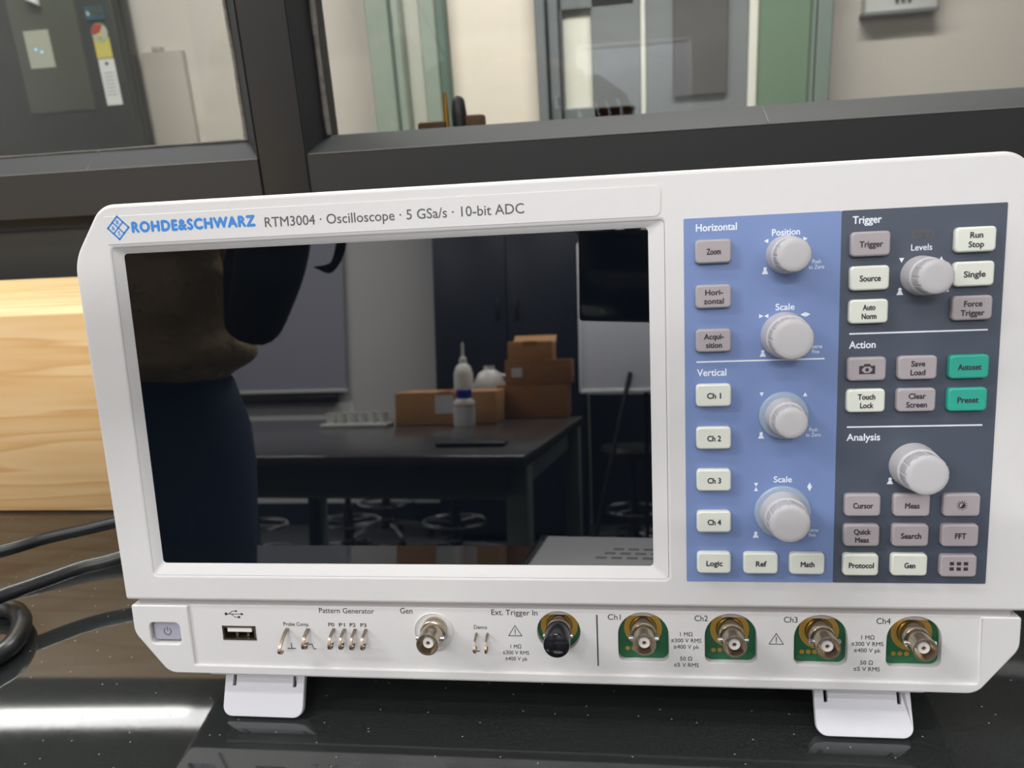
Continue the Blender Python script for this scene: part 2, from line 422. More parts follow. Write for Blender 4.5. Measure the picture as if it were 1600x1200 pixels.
# ---- room beyond the window
def dbox(name, parts, m, parent=None):
    bm = bmesh.new()
    for a, b in parts: box(bm, a, b, .004, 1)
    return struct(name, bm, m) if parent is None else obj(name, bm, m, parent)
FY = 2.4
d1 = dbox('door_1', [((-.300, FY, 0), (-.012, FY + .03, 2.1))], M['cream'])
dbox('door_post', [((-.555, FY - .06, 0), (-.444, FY + .04, 2.2))], M['gpost'], d1)
dbox('door_post', [((-.383, FY - .05, 0), (-.330, FY + .05, 2.2))], M['gpost'], d1)
dbox('door_edge', [((-.330, FY - .045, 0), (-.300, FY + .05, 2.2))], M['gdark'], d1)
dbox('groove', [((-.478, FY - .066, 0), (-.468, FY - .06, 2.2))], M['gdark'], d1)
dbox('pale_strip', [((-.444, FY + .0, 0), (-.383, FY + .02, 2.2))], M['stripe'], d1)
d2 = dbox('door_2', [((.062, FY - .01, 0), (.072, FY + .03, 2.1)), ((.163, FY - .01, 0), (.318, FY + .03, 2.1)),
                     ((.062, FY - .01, 0), (.3, FY + .03, 1.190)), ((.062, FY - .01, 1.482), (.3, FY + .03, 2.1))], M['ggrey'])
dbox('door_frame', [((-.012, FY - .05, 0), (.020, FY + .05, 2.2)), ((.026, FY - .03, 0), (.060, FY + .05, 2.2))], M['ggrey'], d2)
dbox('lit_pane', [((.070, FY + .012, 1.185), (.166, FY + .02, 1.486))], M['stripe'], d2)
bm = bmesh.new(); tube(bm, [(.046, FY - .055, 1.19), (.046, FY - .055, 1.225)], .006); tube(bm, [(.046, FY - .055, 1.225), (.05, FY - .02, 1.225)], .004)
obj('door_handle', bm, M['chrome'], d2)
dbox('pale_strip', [((.318, FY - .012, 0), (.334, FY + .03, 2.2))], M['stripe'], d2)
d3 = dbox('door_3', [((.334, FY - .02, 0), (.648, FY + .03, 2.1))], M['ggrey'])
dbox('notice_board', [((.417, FY - .035, 1.200), (.583, FY - .02, 1.62))], M['notice'], d3)
dbox('pale_strip', [((.648, FY - .03, 0), (.675, FY + .03, 2.2))], M['stripe'], d3)
d4 = dbox('door_4', [((.675, FY - .02, 0), (.832, FY + .03, 2.1))], M['green'])
dbox('door_post', [((.832, FY - .05, 0), (.842, FY + .03, 2.2)), ((.846, FY - .05, 0), (.890, FY + .03, 2.2))], M['gdoor'], d4)

sb = empty('switch_board', (1.115, 2.5, 1.400), label='pale electrical switch box on the grey wall beyond the right window pane', cat='switchboard')
bm = bmesh.new(); box(bm, (-.105, -.05, 0.01), (.105, 0, .16), .004); obj('cover', bm, M['switchw'], sb)
bm = bmesh.new(); box(bm, (-.11, -.055, 0), (.11, 0, .012), .002); obj('base_rail', bm, M['ggrey'], sb)
for k in range(3):
    bm = bmesh.new(); box(bm, (-.02 + k * .018, -.058, .035), (-.012 + k * .018, -.05, .055), .001); obj('switch', bm, M['blackm'], sb)

fr = empty('refrigerator', (-1.954, 2.49, 0), label='tall dark appliance with stickers behind the left window pane', cat='refrigerator')
bm = bmesh.new(); box(bm, (-.32, -.29, .46), (.31, -.255, 1.55), .006); obj('body', bm, M['fr_body'], fr)
bm = bmesh.new(); box(bm, (-.32, -.32, .50), (.311, -.292, 1.54), .006); obj('door', bm, M['fr_glass'], fr)
bm = bmesh.new(); box(bm, (.085, -.325, 1.2175), (.232, -.318, 1.50), .002); obj('panel', bm, M['fr_panel'], fr)
def sticker(name, pts, m, y=-.3215, th=.0012, parent=fr):
    bm = bmesh.new(); A = [bm.verts.new((x, y, z)) for x, z in pts]; B = [bm.verts.new((x, y - th, z)) for x, z in pts]
    n = len(pts); bm.faces.new(A); bm.faces.new(B[::-1])
    for i in range(n): bm.faces.new((A[i], B[i], B[(i + 1) % n], A[(i + 1) % n]))
    return obj(name, bm, m, parent, smooth=False)
def rct(x0, z0, x1, z1): return [(x0, z0), (x1, z0), (x1, z1), (x0, z1)]
FX = 1.08
cardo = sticker('notice_card', rct(FX - .9695, 1.3045, FX - .9145, 1.3755), M['card'], -.3255)
for (x, z) in ((-.9495, 1.3400), (-.937, 1.3345)):  # two reflected glints set on the card as glowing dots
    sticker('indicator', [(FX + x + .0016 * cos(a * pi / 4), z + .0016 * sin(a * pi / 4)) for a in range(8)], M['lit_dot'], -.3272, .0008, cardo)
tb_ = text_mesh('b', .008 * 1000, None, .06); tb_.materials.append(M['paper']); ob_ = bpy.data.objects.new('letter', tb_); tb_.transform(Matrix.Translation((FX - .8225, -.3229, 1.398)) @ Matrix.Rotation(pi / 2, 4, 'X')); link(ob_, fr)
s1 = sticker('blue_sticker', rct(FX - .829, 1.385, FX - .788, 1.411), M['stick_blue'])
sticker('white_panel', rct(FX - .812, 1.396, FX - .792, 1.408), M['fr_panel'], -.3228, .0006, s1)
el = sticker('energy_label', rct(FX - .822, 1.3135, FX - .788, 1.352), M['yellow'])
disc = [(FX - .8055 + .0175 * cos(a * pi / 16), 1.361 + .0175 * sin(a * pi / 16)) for a in range(33)]
sticker('gauge_disc', disc, M['card'], -.3228, .0008, el)
sticker('gauge_red', [(FX - .8055, 1.361)] + [(FX - .8055 + .0165 * cos(a * pi / 16), 1.361 + .0165 * sin(a * pi / 16)) for a in range(5, 18)], M['red'], -.3238, .0006, el)
sticker('gauge_star', [(FX - .8055 + .007 * (1 if a % 2 else .45) * cos(a * pi / 5), 1.355 + .007 * (1 if a % 2 else .45) * sin(a * pi / 5)) for a in range(10)], M['yellow'], -.3248, .0004, el)
ws = sticker('white_slip', rct(FX - .821, 1.2235, FX - .787, 1.312), M['paper'])
for k in range(7): sticker('printed_line', rct(FX - .815, 1.243 + k * .007, FX - .793, 1.2442 + k * .007), M['ggrey'], -.3228, .0003, ws)
sticker('printed_mark', [(FX - .804 + .004 * cos(a * pi / 4), 1.303 + .004 * sin(a * pi / 4)) for a in range(8)], M['ink_grey'], -.3228, .0003, ws)
bm = bmesh.new(); tube(bm, spline([(.155, -.33, 1.50), (.160, -.33, 1.45), (.150, -.335, 1.425)]), [.004] * 8 + [.004 + i * .0016 for i in range(9)]); 
obj('door_handle', bm, M['paper'], fr)

for o_ in fr.children_recursive:      # real size: the appliance stands 1.9 m tall against the far wall
    o_.data.transform(Matrix(((1.68, 0, 0, 0), (0, 1.68, 0, .255 * 1.68), (0, 0, 1.68, -.748), (0, 0, 0, 1))))
lk = empty('wall_panel', (-1.36, 2.44, 0), label='flat beige panel beside the dark appliance beyond the left pane', cat='panel')  # thin board added in place of a soft shadow on the wall
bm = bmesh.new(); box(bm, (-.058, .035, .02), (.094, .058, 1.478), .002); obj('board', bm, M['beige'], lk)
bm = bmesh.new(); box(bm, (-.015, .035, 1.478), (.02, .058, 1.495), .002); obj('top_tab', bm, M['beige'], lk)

la = empty('window_latch', (.045, .55, 1.118), label='rusty brown window latch outside the foot of the right pane', cat='latch')
bm = bmesh.new(); box(bm, (-.036, -.01, -.018), (-.006, .012, .0065), .003); obj('bracket', bm, M['rust'], la); bm = bmesh.new(); box(bm, (.014, -.008, -.018), (.034, .01, .0105), .003); obj('bracket', bm, M['rust'], la)
bm = bmesh.new(); tube(bm, [(-.007, 0, -.015), (-.006, 0, .034)], [.0042, .0018]); obj('bolt', bm, M['brass'], la)
bm = bmesh.new(); lathe(bm, [(.007, -.018), (.008, .012), (.0065, .026), (.003, .030), (0, .030)], 16, (.0075, 0, 0)); obj('knob', bm, M['blackm'], la)
bm = bmesh.new(); box(bm, (-1.6, WY + .10, 1.06), (1.7, WY + .19, 1.0999), .002); struct('trim_2', bm, M['frame'])

# ---- bench
bn = empty('workbench', (.2, .04, 0), label='black stone workbench top carrying the oscilloscope', cat='workbench')
bm = bmesh.new(); box(bm, (-2.0, -.385, .81), (1.9, .392, .85), .003); obj('worktop', bm, M['bench'], bn)
bm = bmesh.new(); box(bm, (-1.95, -.28, .76), (1.85, .36, .81)); obj('apron', bm, M['tframe'], bn)
for x in (-1.9, 1.74):
    for y in (-.27, .28):
        bm = bmesh.new(); box(bm, (x, y, 0), (x + .06, y + .06, .76), .003); obj('leg', bm, M['tframe'], bn)

# ---- pine beam behind
pb = bmesh.new(); box(pb, (-.35, 0, 0), (.35, .172, .1553), .0022, 3)
pl_ = obj('pine_board', pb, M['wood'], None, (-.45, .2013, .85))
tag(pl_, 'thick pale pine board lying on the bench behind the oscilloscope', 'wooden board')

# ---- cables
def cable(pts, r, label):
    bm = bmesh.new(); tube(bm, spline(pts, 10), r, 12); o = obj('power_cable', bm, M['cable'], None, ang=60)
    return tag(o, label, 'cable', 'power cables beside the oscilloscope')
cable([(-.02, .20, .93), (-.06, .185, .895), (-.10, .168, .872), (-.146, .150, .866), (-.176, .134, .865), (-.200, .116, .864), (-.26, .09, .860), (-.36, .075, .8543)], .0042,
      'upper black power cable coming out beneath the pine board')
cable([(-.01, .17, .90), (-.05, .135, .880), (-.080, .1150, .872), (-.104, .1002, .869), (-.1193, .0918, .8685), (-.1304, .0815, .868), (-.1406, .0702, .868), (-.1494, .0607, .868), (-.163, .040, .8675), (-.19, .020, .865), (-.25, .0, .8545), (-.32, -.01, .8545)], .0043,
      'lower black power cable running out under the upper one')
cable([(-.34, .045, .8556), (-.26, .062, .8556), (-.20, .068, .8556), (-.173, .0685, .8556), (-.158, .0675, .8556), (-.1455, .0640, .8556), (-.1328, .0525, .8556), (-.1240, .0355, .8556), (-.1245, .0240, .8556), (-.1340, .0110, .8556), (-.165, -.010, .8556), (-.23, -.06, .8556), (-.30, -.11, .8556)], .0054,
      'thick black power cable bent into a loop at the left edge')

# ================================================================= OSCILLOSCOPE (local mm: u right, v up the face, w out of the face)
TILT = radians(82)
BU, BV = 172.0, -77.3
scope = empty('oscilloscope', label='white benchtop oscilloscope with a large dark screen and blue control panel', cat='oscilloscope')
Rm = Euler((TILT, 0, 0)).to_matrix()
scope.rotation_euler = (TILT, 0, 0)
scope.location = Vector((0, 0, .927)) + Rm @ Vector((BU / 1000, BV / 1000, 0))
BASE = Vector((-BU / 1000, -BV / 1000, 0))
def S(name, bm, m, parent=None, loc=(0, 0, 0), ang=35):
    """part of the scope; loc in mm in the frame of its parent"""
    o = obj(name, bm, m, parent or scope, ang=ang)
    l = Vector(loc) / 1000
    o.location = l + BASE if parent is None else l
    return o

def arc_poly(pts):
    """pts: (x, y, r) corners rounded with radius r -> list of points (mm), counter-clockwise input"""
    out = []; n = len(pts)
    for i in range(n):
        x, y, r = pts[i]; p = Vector((x, y)); a = Vector(pts[i - 1][:2]); b = Vector(pts[(i + 1) % n][:2])
        d1 = (a - p).normalized(); d2 = (b - p).normalized()
        if r <= 0: out.append((x, y)); continue
        ang = math.acos(max(-1, min(1, d1.dot(d2)))); t = r / math.tan(ang / 2)
        t = min(t, (a - p).length * .49, (b - p).length * .49); rr = t * math.tan(ang / 2)
        c = p + (d1 + d2).normalized() * (rr / sin(ang / 2))
        s = p + d1 * t - c; e = p + d2 * t - c; k = max(3, int(2 + rr))
        k = min(k, 10)
        a0 = math.atan2(s.y, s.x); a1 = math.atan2(e.y, e.x)
        while a1 - a0 > pi: a1 -= 2 * pi
        while a1 - a0 < -pi: a1 += 2 * pi
        for j in range(k + 1):
            q = a0 + (a1 - a0) * j / k; out.append((c.x + rr * cos(q), c.y + rr * sin(q)))
    return out
def rr(u0, v0, u1, v1, r): return arc_poly([(u0, v0, r), (u1, v0, r), (u1, v1, r), (u0, v1, r)])
def circ(u, v, r, n=40): return [(u + r * cos(2 * pi * i / n), v + r * sin(2 * pi * i / n)) for i in range(n)]

def plate(outer, holes, w0, w1, bev=0, seg=3):
    """filled plate between w0 and w1 with holes; rounded edges"""
    cu = bpy.data.curves.new('p', 'CURVE'); cu.dimensions = '2D'; cu.fill_mode = 'BOTH'
    for k, L_ in enumerate([outer] + list(holes)):
        s = cu.splines.new('POLY'); s.points.add(len(L_) - 1); s.use_cyclic_u = True
        L_ = [p for i, p in enumerate(L_) if (Vector(p) - Vector(L_[i - 1])).length > .02]
        ar = sum(L_[i - 1][0] * L_[i][1] - L_[i][0] * L_[i - 1][1] for i in range(len(L_)))
        if (ar > 0) != (k == 0): L_ = L_[::-1]
        for i, (x, y) in enumerate(L_): s.points[i].co = (x / 1000, y / 1000, 0, 1)
    cu.extrude = ((w1 - w0) / 2 - bev) / 1000; cu.bevel_depth = bev / 1000; cu.bevel_resolution = seg; cu.offset = -bev / 1000
    o = bpy.data.objects.new('tmp', cu); COL.objects.link(o)
    dg = bpy.context.evaluated_depsgraph_get(); dg.update()
    me = bpy.data.meshes.new_from_object(o.evaluated_get(dg)); bpy.data.objects.remove(o); bpy.data.curves.remove(cu)
    me.transform(Matrix.Translation((0, 0, (w0 + w1) / 2000)))
    me.materials.clear(); finish(me, True, 40)
    return me

def polys(shapes, w, th=.06):
    """flat printed shapes: list of point loops in mm"""
    bm = bmesh.new()
    for L_ in shapes:
        A = [bm.verts.new((x / 1000, y / 1000, w / 1000)) for x, y in L_]; B = [bm.verts.new((x / 1000, y / 1000, (w + th) / 1000)) for x, y in L_]
        n = len(L_); bm.faces.new(A); bm.faces.new(B)
        for i in range(n): bm.faces.new((A[i], B[i], B[(i + 1) % n], A[(i + 1) % n]))
    return bm
def stroke(pts, t, closed=False):
    out = []; n = len(pts)
    for i in range(n if closed else n - 1):
        a = Vector(pts[i]); b = Vector(pts[(i + 1) % n]); d = (b - a).normalized(); p = Vector((-d.y, d.x)) * t / 2; e = d * t / 2 * .9
        out.append([tuple(a - e + p), tuple(a - e - p), tuple(b + e - p), tuple(b + e + p)])
    return out

def T(parent, s, u, v, w, cap, m, width=None, bold=0, align='CENTER', lead=.95, name='caption', space=1):
    me = text_mesh(s, cap, width, bold, align, lead, space)
    o = bpy.data.objects.new(name, me); me.materials.append(m); link(o, parent); o.location = (u / 1000, v / 1000, w / 1000)
    return o

# --- case behind the front
case_out = arc_poly([(-14, -46, 6), (358, -46, 6), (360, 132, 20), (344, 154, 8), (0, 154, 8), (-16, 132, 20)])
S('case', plate(case_out, [], -150, -13, 3), M['white'])
S('bottom_lip', plate(arc_poly([(14, -57.0, 1.5), (330, -57.0, 1.5), (334, -54, 1), (334, -45, 0), (10, -45, 0), (10, -54, 1)]), [], -22, -4, .6), M['white'])
# --- upper bezel with a window
bez = arc_poly([(-21.3, -18.3, 1.5), (366.0, -18.3, 1.5), (367.6, 137, 22), (353, 159.6, 11), (-8.5, 159.6, 11), (-23.6, 137, 22)])
S('front_bezel', plate(bez, [rr(-5, -5.5, 225.5, 141, 1.2)], -14, 0, 1.6, 4), M['white'])
# sloped frame down to the glass
bm = bmesh.new()
def ring_uv(a, w): return [bm.verts.new((x / 1000, y / 1000, w / 1000)) for x, y in a]
r1 = ring_uv(rr(-5.3, -5.8, 225.8, 141.3, 1.6), -.25); r2 = ring_uv(rr(-1.6, -1.0, 219.8, 138.9, 1.6), -2.4); r3 = ring_uv(rr(-1.6, -1.0, 219.8, 138.9, 1.6), -5)
for A, B in ((r1, r2), (r2, r3)):
    for i in range(len(A)): bm.faces.new((A[i], A[(i + 1) % len(A)], B[(i + 1) % len(A)], B[i]))
S('screen_surround', bm, M['white'])
S('screen', plate(rr(-1.9, -1.3, 220.1, 139.2, 1.4), [], -5, -2.6, 0), M['screen'])
# --- title plate
tp = S('title_plate', plate(arc_poly([(-6.8, 142.9, .4), (224.5, 142.9, 2.5), (224.8, 154.6, 2.5), (-6.8, 154.6, .4)]), [], -.3, .28, .14, 1), M['white'])
T(tp, 'ROHDE&SCHWARZ', 32.4, 149.6, .28, 4.05, M['ink_blue'], 54.4, .11, space=1.14)
T(tp, 'RTM3004 · Oscilloscope · 5 GSa/s · 10-bit ADC', 118, 148.7, .28, 3.85, M['ink_grey'], 107.4, .01)
lg = []
cu_, cv_, a_ = -.8, 149.7, 4.75
dia = [(cu_ + a_, cv_), (cu_, cv_ + a_), (cu_ - a_, cv_), (cu_, cv_ - a_)]
lg += stroke(dia, .75, True) + stroke([(cu_ - a_ / 2, cv_ + a_ / 2), (cu_ + a_ / 2, cv_ - a_ / 2)], .6) + stroke([(cu_ + a_ / 2, cv_ + a_ / 2), (cu_ - a_ / 2, cv_ - a_ / 2)], .6)
S('logo', polys(lg, .28), M['ink_blue'], tp)
T(tp, 'R', cu_ , cv_ + 2.3, .3, 1.7, M['ink_blue'], bold=.04, name='logo_letter'); T(tp, 'S', cu_, cv_ - 2.3, .3, 1.7, M['ink_blue'], bold=.04, name='logo_letter')
T(tp, '&', cu_ - 2.3, cv_, .3, 1.5, M['ink_blue'], bold=.02, name='logo_letter')

# --- control panels
bp = tag(S('horizontal_vertical_panel', plate(rr(233.2, -6.5, 291.3, 141.4, .5), [], -.3, .22, 0), M['blue']), 'blue control panel')
sp = tag(S('trigger_panel', plate(rr(291.3, -6.5, 349.3, 141.4, .5), [], -.3, .22, 0), M['slate']), 'dark slate control panel')
WP = .22
WI = M['ink_white']
T(bp, 'Horizontal', 245.4, 137.7, WP, 2.7, WI, 15.2, .038)
T(bp, 'Vertical', 243.5, 81.3, WP, 2.7, WI, 11.2, .038)
T(bp, 'Position', 271.2, 134.6, WP, 2.4, WI, 10.2, .03)
T(bp, 'Scale', 271.2, 106.2, WP, 2.4, WI, 7, .03)
T(bp, 'Scale', 271.2, 37.2, WP, 2.4, WI, 7, .03)
for vv in (122.0, 56.4): T(bp, 'Push\nto Zero', 282.6, vv, WP, 1.5, WI, 5.6, .004)
for vv in (89.5, 14.9): T(bp, 'Coarse\nFine', 282.9, vv, WP, 1.5, WI, 4.8, .004)
T(sp, 'Trigger', 300.4, 137.7, WP, 2.7, WI, 10.2, .038)
T(sp, 'Action', 300.0, 90.6, WP, 2.7, WI, 9.6, .038)
T(sp, 'Analysis', 301.4, 54.1, WP, 2.7, WI, 12.4, .038)
T(sp, 'Levels', 320.1, 126.6, WP, 2.3, WI, 7.4, .01)
def tri(u, v, s, d):
    return {'l': [(u - s, v), (u + s, v - s), (u + s, v + s)], 'r': [(u + s, v), (u - s, v + s), (u - s, v - s)],
            'u': [(u, v + s), (u - s, v - s), (u + s, v - s)], 'd': [(u, v - s), (u + s, v + s), (u - s, v + s)]}[d]
def push(u, v): return [circ(u, v + .75, .65, 10), [(u - 1.2, v - 1.3), (u + 1.2, v - 1.3), (u + .5, v + .2), (u - .5, v + .2)]]
S('divider_line', polys(stroke([(238, 85.6), (286, 85.6)], .6), WP), WI, bp)
S('divider_line', polys(stroke([(295.5, 94.9), (344.5, 94.9)], .6), WP), WI, sp)
S('divider_line', polys(stroke([(295.5, 58.2), (344.5, 58.2)], .6), WP), WI, sp)
S('symbol', polys([tri(264, 131.5, .8, 'l')] + [tri(278.4, 131.7, .8, 'r')], WP), WI, bp)
S('symbol', polys([tri(262.4, 102.9, .8, 'r'), tri(264.3, 102.9, .8, 'l'), tri(277.9, 103, .9, 'l'), tri(279.8, 103, .9, 'r')], WP), WI, bp)
S('symbol', polys([tri(262.8, 72.0, .8, 'd'), tri(279.3, 71.7, .8, 'u')], WP), WI, bp)
S('symbol', polys([tri(260.9, 35, .8, 'd'), tri(260.9, 33.2, .8, 'u'), tri(281.6, 34.9, .9, 'u'), tri(281.6, 33.1, .9, 'd')], WP), WI, bp)
S('symbol', polys([tri(313.2, 122, .9, 'd'), tri(327.2, 122, .9, 'u')], WP), WI, sp)
for a, b in ((263.7, 120.3), (263.1, 88.3), (262.7, 55.4), (260.9, 13.9)): S('push_symbol', polys(push(a, b), WP), WI, bp)
for a, b in ((313, 110.4), (312, 36.2)): S('push_symbol', polys(push(a, b), WP), WI, sp)
T(sp, 'A/B', 329, 110.2, WP, 1.3, WI, 2.8); T(sp, '±', 330, 36.2, WP, 1.3, WI)
tg = S('indicator_window', plate(rr(316.4, 129.9, 324.2, 132.9, .4), [], .15, WP + .1, 0), M['ink_grey'], sp)
T(tg, "Trig'd", 320.3, 131.4, WP + .1, 1.7, M['slate'], 5.6, .006)

# --- buttons
def button_mesh(w_, h_, hh=3.1):
    return plate(rr(-w_ / 2, -h_ / 2, w_ / 2, h_ / 2, 1.5), [], 0, hh, .75, 3)
bmesh_std = button_mesh(13.5, 9.0)
bmesh_dark = button_mesh(14.0, 9.1)
BM = {k: M['btn_' + k] for k in ('grey', 'light', 'teal')}
def button(u, v, kind, cap, tint=None):
    me = (bmesh_std if u < 290 else bmesh_dark).copy()
    if u > 290 and v < 30: 
        for p in me.vertices: p.co.x *= .965
    o = S('button', me, BM[kind], None, (u, v, 0))
    txt = cap.replace('\n', ' ') if isinstance(cap, str) else cap[0]
    o['label'] = {'grey': 'grey button', 'light': 'off-white button', 'teal': 'teal button'}[kind] + ' marked ' + txt.replace('- ', '').replace('-', '')
    ink = M['ink_dark']
    if isinstance(cap, str):
        L_ = max(len(x) for x in cap.split('\n')); wd = {3: 4.0, 4: 5.2, 5: 6.3, 6: 7.4, 7: 8.2, 8: 9.4}.get(L_, 8)
        T(o, cap, 0, -.1, 3.1, 2.15 if '\n' not in cap else 2.05, ink, wd, .06, lead=1.12)
    else: S('symbol', polys(cap[1], 3.1), ink, o)
    return o
UL = (244, 262.5, 280.6); UR = (301.2, 319.5, 337.8)
for v, c in ((128.6, 'Zoom'), (111.4, 'Hori-\nzontal'), (94.3, 'Acqui-\nsition')): button(UL[0], v, 'grey', c)
for v, c in ((72.5, 'Ch 1'), (55.2, 'Ch 2'), (37.8, 'Ch 3'), (20.3, 'Ch 4'), (2.7, 'Logic')): button(UL[0], v, 'light', c)
button(UL[1], 2.6, 'light', 'Ref'); button(UL[2], 2.5, 'light', 'Math')
button(UR[0], 128.7, 'grey', 'Trigger'); button(UR[0], 116.05, 'light', 'Source'); button(UR[0], 103.5, 'light', 'Auto\nNorm')
button(UR[2], 128.6, 'light', 'Run\nStop'); button(UR[2], 116.05, 'light', 'Single'); button(UR[2], 103.5, 'grey', 'Force\nTrigger')
cam_icon = [rr(-2.9, -1.9, 2.9, 1.5, .4)[:0] or [(-2.9, -1.9), (-1.9, -1.9), (-1.9, 1.3), (-2.9, 1.3)], [(1.9, -1.9), (2.9, -1.9), (2.9, 1.3), (1.9, 1.3)],
            [(-1.9, -1.9), (1.9, -1.9), (1.9, -1.5), (-1.9, -1.5)], [(-1.9, 1.0), (1.9, 1.0), (1.9, 1.3), (-1.9, 1.3)], [(-1.3, 1.3), (1.3, 1.3), (1, 2.0), (-1, 2.0)],
            circ(0, -.25, .7, 12)]
for k in range(4):     # dark corners round the lens
    sx, sy = ((1, 1), (1, -1), (-1, 1), (-1, -1))[k]
    cam_icon.append([(sx * 1.9, -.25 + sy * 1.25), (sx * 1.9, -.25 + sy * .3), (sx * .9, -.25 + sy * 1.25)])
button(UR[0], 81.5, 'grey', ('a camera symbol', cam_icon)); button(UR[1], 81.5, 'grey', 'Save\nLoad'); button(UR[2], 81.4, 'teal', 'Autoset')
button(UR[0], 69.1, 'light', 'Touch\nLock'); button(UR[1], 69.0, 'grey', 'Clear\nScreen'); button(UR[2], 68.8, 'teal', 'Preset')
sun = [[(0.9 * cos(a), .9 * sin(a)) for a in [radians(d) for d in range(-120, 61, 15)]]] + stroke([(1.1 * cos(radians(d)), 1.1 * sin(radians(d))) for d in range(0, 360, 20)], .3, True)
for k in range(12):
    a = k * pi / 6; sun += stroke([(1.5 * cos(a), 1.5 * sin(a)), (1.9 * cos(a), 1.9 * sin(a))], .25)
button(UR[0], 27.1, 'grey', 'Cursor'); button(UR[1], 27.0, 'grey', 'Meas'); button(UR[2], 27.0, 'grey', ('a brightness symbol', sun))
button(UR[0], 14.6, 'grey', 'Quick\nMeas'); button(UR[1], 14.6, 'grey', 'Search'); button(UR[2], 14.6, 'grey', 'FFT')
grid = [[(x - .8, y - .7), (x + .8, y - .7), (x + .8, y + .7), (x - .8, y + .7)] for x in (-2.6, 0, 2.6) for y in (1.1, -1.1)]
button(UR[0], 2.2, 'light', 'Protocol'); button(UR[1], 2.3, 'light', 'Gen'); button(UR[2], 2.0, 'grey', ('six small squares', grid))

# --- knobs
def knob(u, v, rb, rc, ring=None, label=None):
    bm = bmesh.new(); mm = .001
    def mod(i, h):
        if h < 7.8 * mm: return 1
        return .95 if (i % 8 == 0) and h < 14 * mm else 1
    w0 = 1.6 if ring else .1
    prof = [(rb * .9, w0), (rb, w0), (rb, w0 + .8), (rb * .985, 3.0), (rb * .93, 7.6), (rc - .1, 8.0), (rc + .15, 8.5), (rc + .1, 13.9), (rc - .3, 14.5), (rc - .9, 14.8), (rc - 2.2, 14.9), (0, 14.9)]
    lathe(bm, [(a * mm, b * mm) for a, b in prof], 96, mod=mod)
    o = S('knob', bm, M['knob'], None, (u, v, 0), ang=28)
    if ring:
        b2 = bmesh.new(); lathe(b2, [(0, .15 * mm), (ring * mm, .15 * mm), (ring * mm, 1.0 * mm), ((ring - .5) * mm, 1.6 * mm), ((rb - .6) * mm, 1.9 * mm), (0, 1.9 * mm)], 64)
        S('light_ring', b2, M['ring'], o)
    if label: o['label'] = label
knob(271.2, 126.1, 7.3, 6.2, label='grey knob below the word Position')
knob(271.2, 95.2, 9.0, 7.6, label='grey knob between Horizontal and Vertical sections')
knob(271.2, 63.4, 7.4, 6.0, 9.5, 'grey knob with pale ring, the smaller one')
knob(271.2, 23.6, 9.0, 7.6, 11.0, 'grey knob with pale ring, the larger one')
knob(320.3, 116.1, 7.4, 6.2, label='grey knob below the word Levels')
knob(320.3, 42.5, 9.0, 7.7, label='grey knob in the Analysis section')

# --- lower connector front
low_out = arc_poly([(-19.6, -19.6, .5), (-19.6, -34.8, 9), (-4.6, -54.6, 8), (349, -54.6, 8), (364.2, -34.8, 9), (364.2, -19.6, .5)][::1])
inset = [(8.6, -50.2), (348.9, -50.2), (348.9, -19.6), (8.6, -19.6)]
S('gap_strip', plate(arc_poly([(-17, -24, 0), (361, -24, 0), (361, -16, 0), (-17, -16, 0)]), [], -12, -3.4, 0), M['groove'])
S('lower_frame', plate(arc_poly([(-19.6, -21.1, 1), (-19.6, -34.8, 9), (-4.6, -54.8, 8), (349, -54.8, 8), (364.2, -34.8, 9), (364.2, -21.1, 1), (348.9, -21.1, .3), (348.9, -50.4, .8), (8.6, -50.4, .8), (8.6, -21.1, .3)]),
                       [rr(-11.6, -40.2, 3.2, -29.8, 2.2)], -14, -.8, .7, 3), M['white'])
def u_hole(u):   # semicircle on top, small rounded corners below
    L_ = [(u + 10.7 * cos(radians(a)), -32.0 + 10.2 * sin(radians(a))) for a in range(0, 181, 9)]
    return arc_poly([(u - 10.7, -44.4, 3.2), (u + 10.7, -44.4, 3.2)] + [(x, y, 0) for x, y in L_])
CH = (215.0, 251.4, 287.8, 324.4)
holes = [u_hole(u) for u in CH] + [circ(178.8, -31.2, 9.4), rr(23.8, -37.9, 39.7, -31.2, .6)]
cp = S('connector_panel', plate(arc_poly([(8.3, -50.6, .8), (349.2, -50.6, .8), (349.2, -21.1, .3), (8.3, -21.1, .3)]), holes, -5.5, -1.9, .2, 2), M['white'])
WL = -1.9
S('circuit_board', plate(rr(165, -46, 340, -22, .5), [], -7.2, -5.5, 0), M['pcb'])
# power button
pw = S('power_button', plate(rr(-6.9, -4.4, 6.9, 4.4, 1.8), [], -8, -2.4, .6), M['btn_power'], None, (-3.9, -34.6, 0)); pw['label'] = 'lilac-grey power button'
pi_ = stroke([(1.7 * cos(radians(d)), -.1 + 1.7 * sin(radians(d))) for d in range(125, 416, 15)], .35) + stroke([(0, .3), (0, 2.1)], .35)
S('power_symbol', polys(pi_, -2.4), M['ink_grey'], pw)
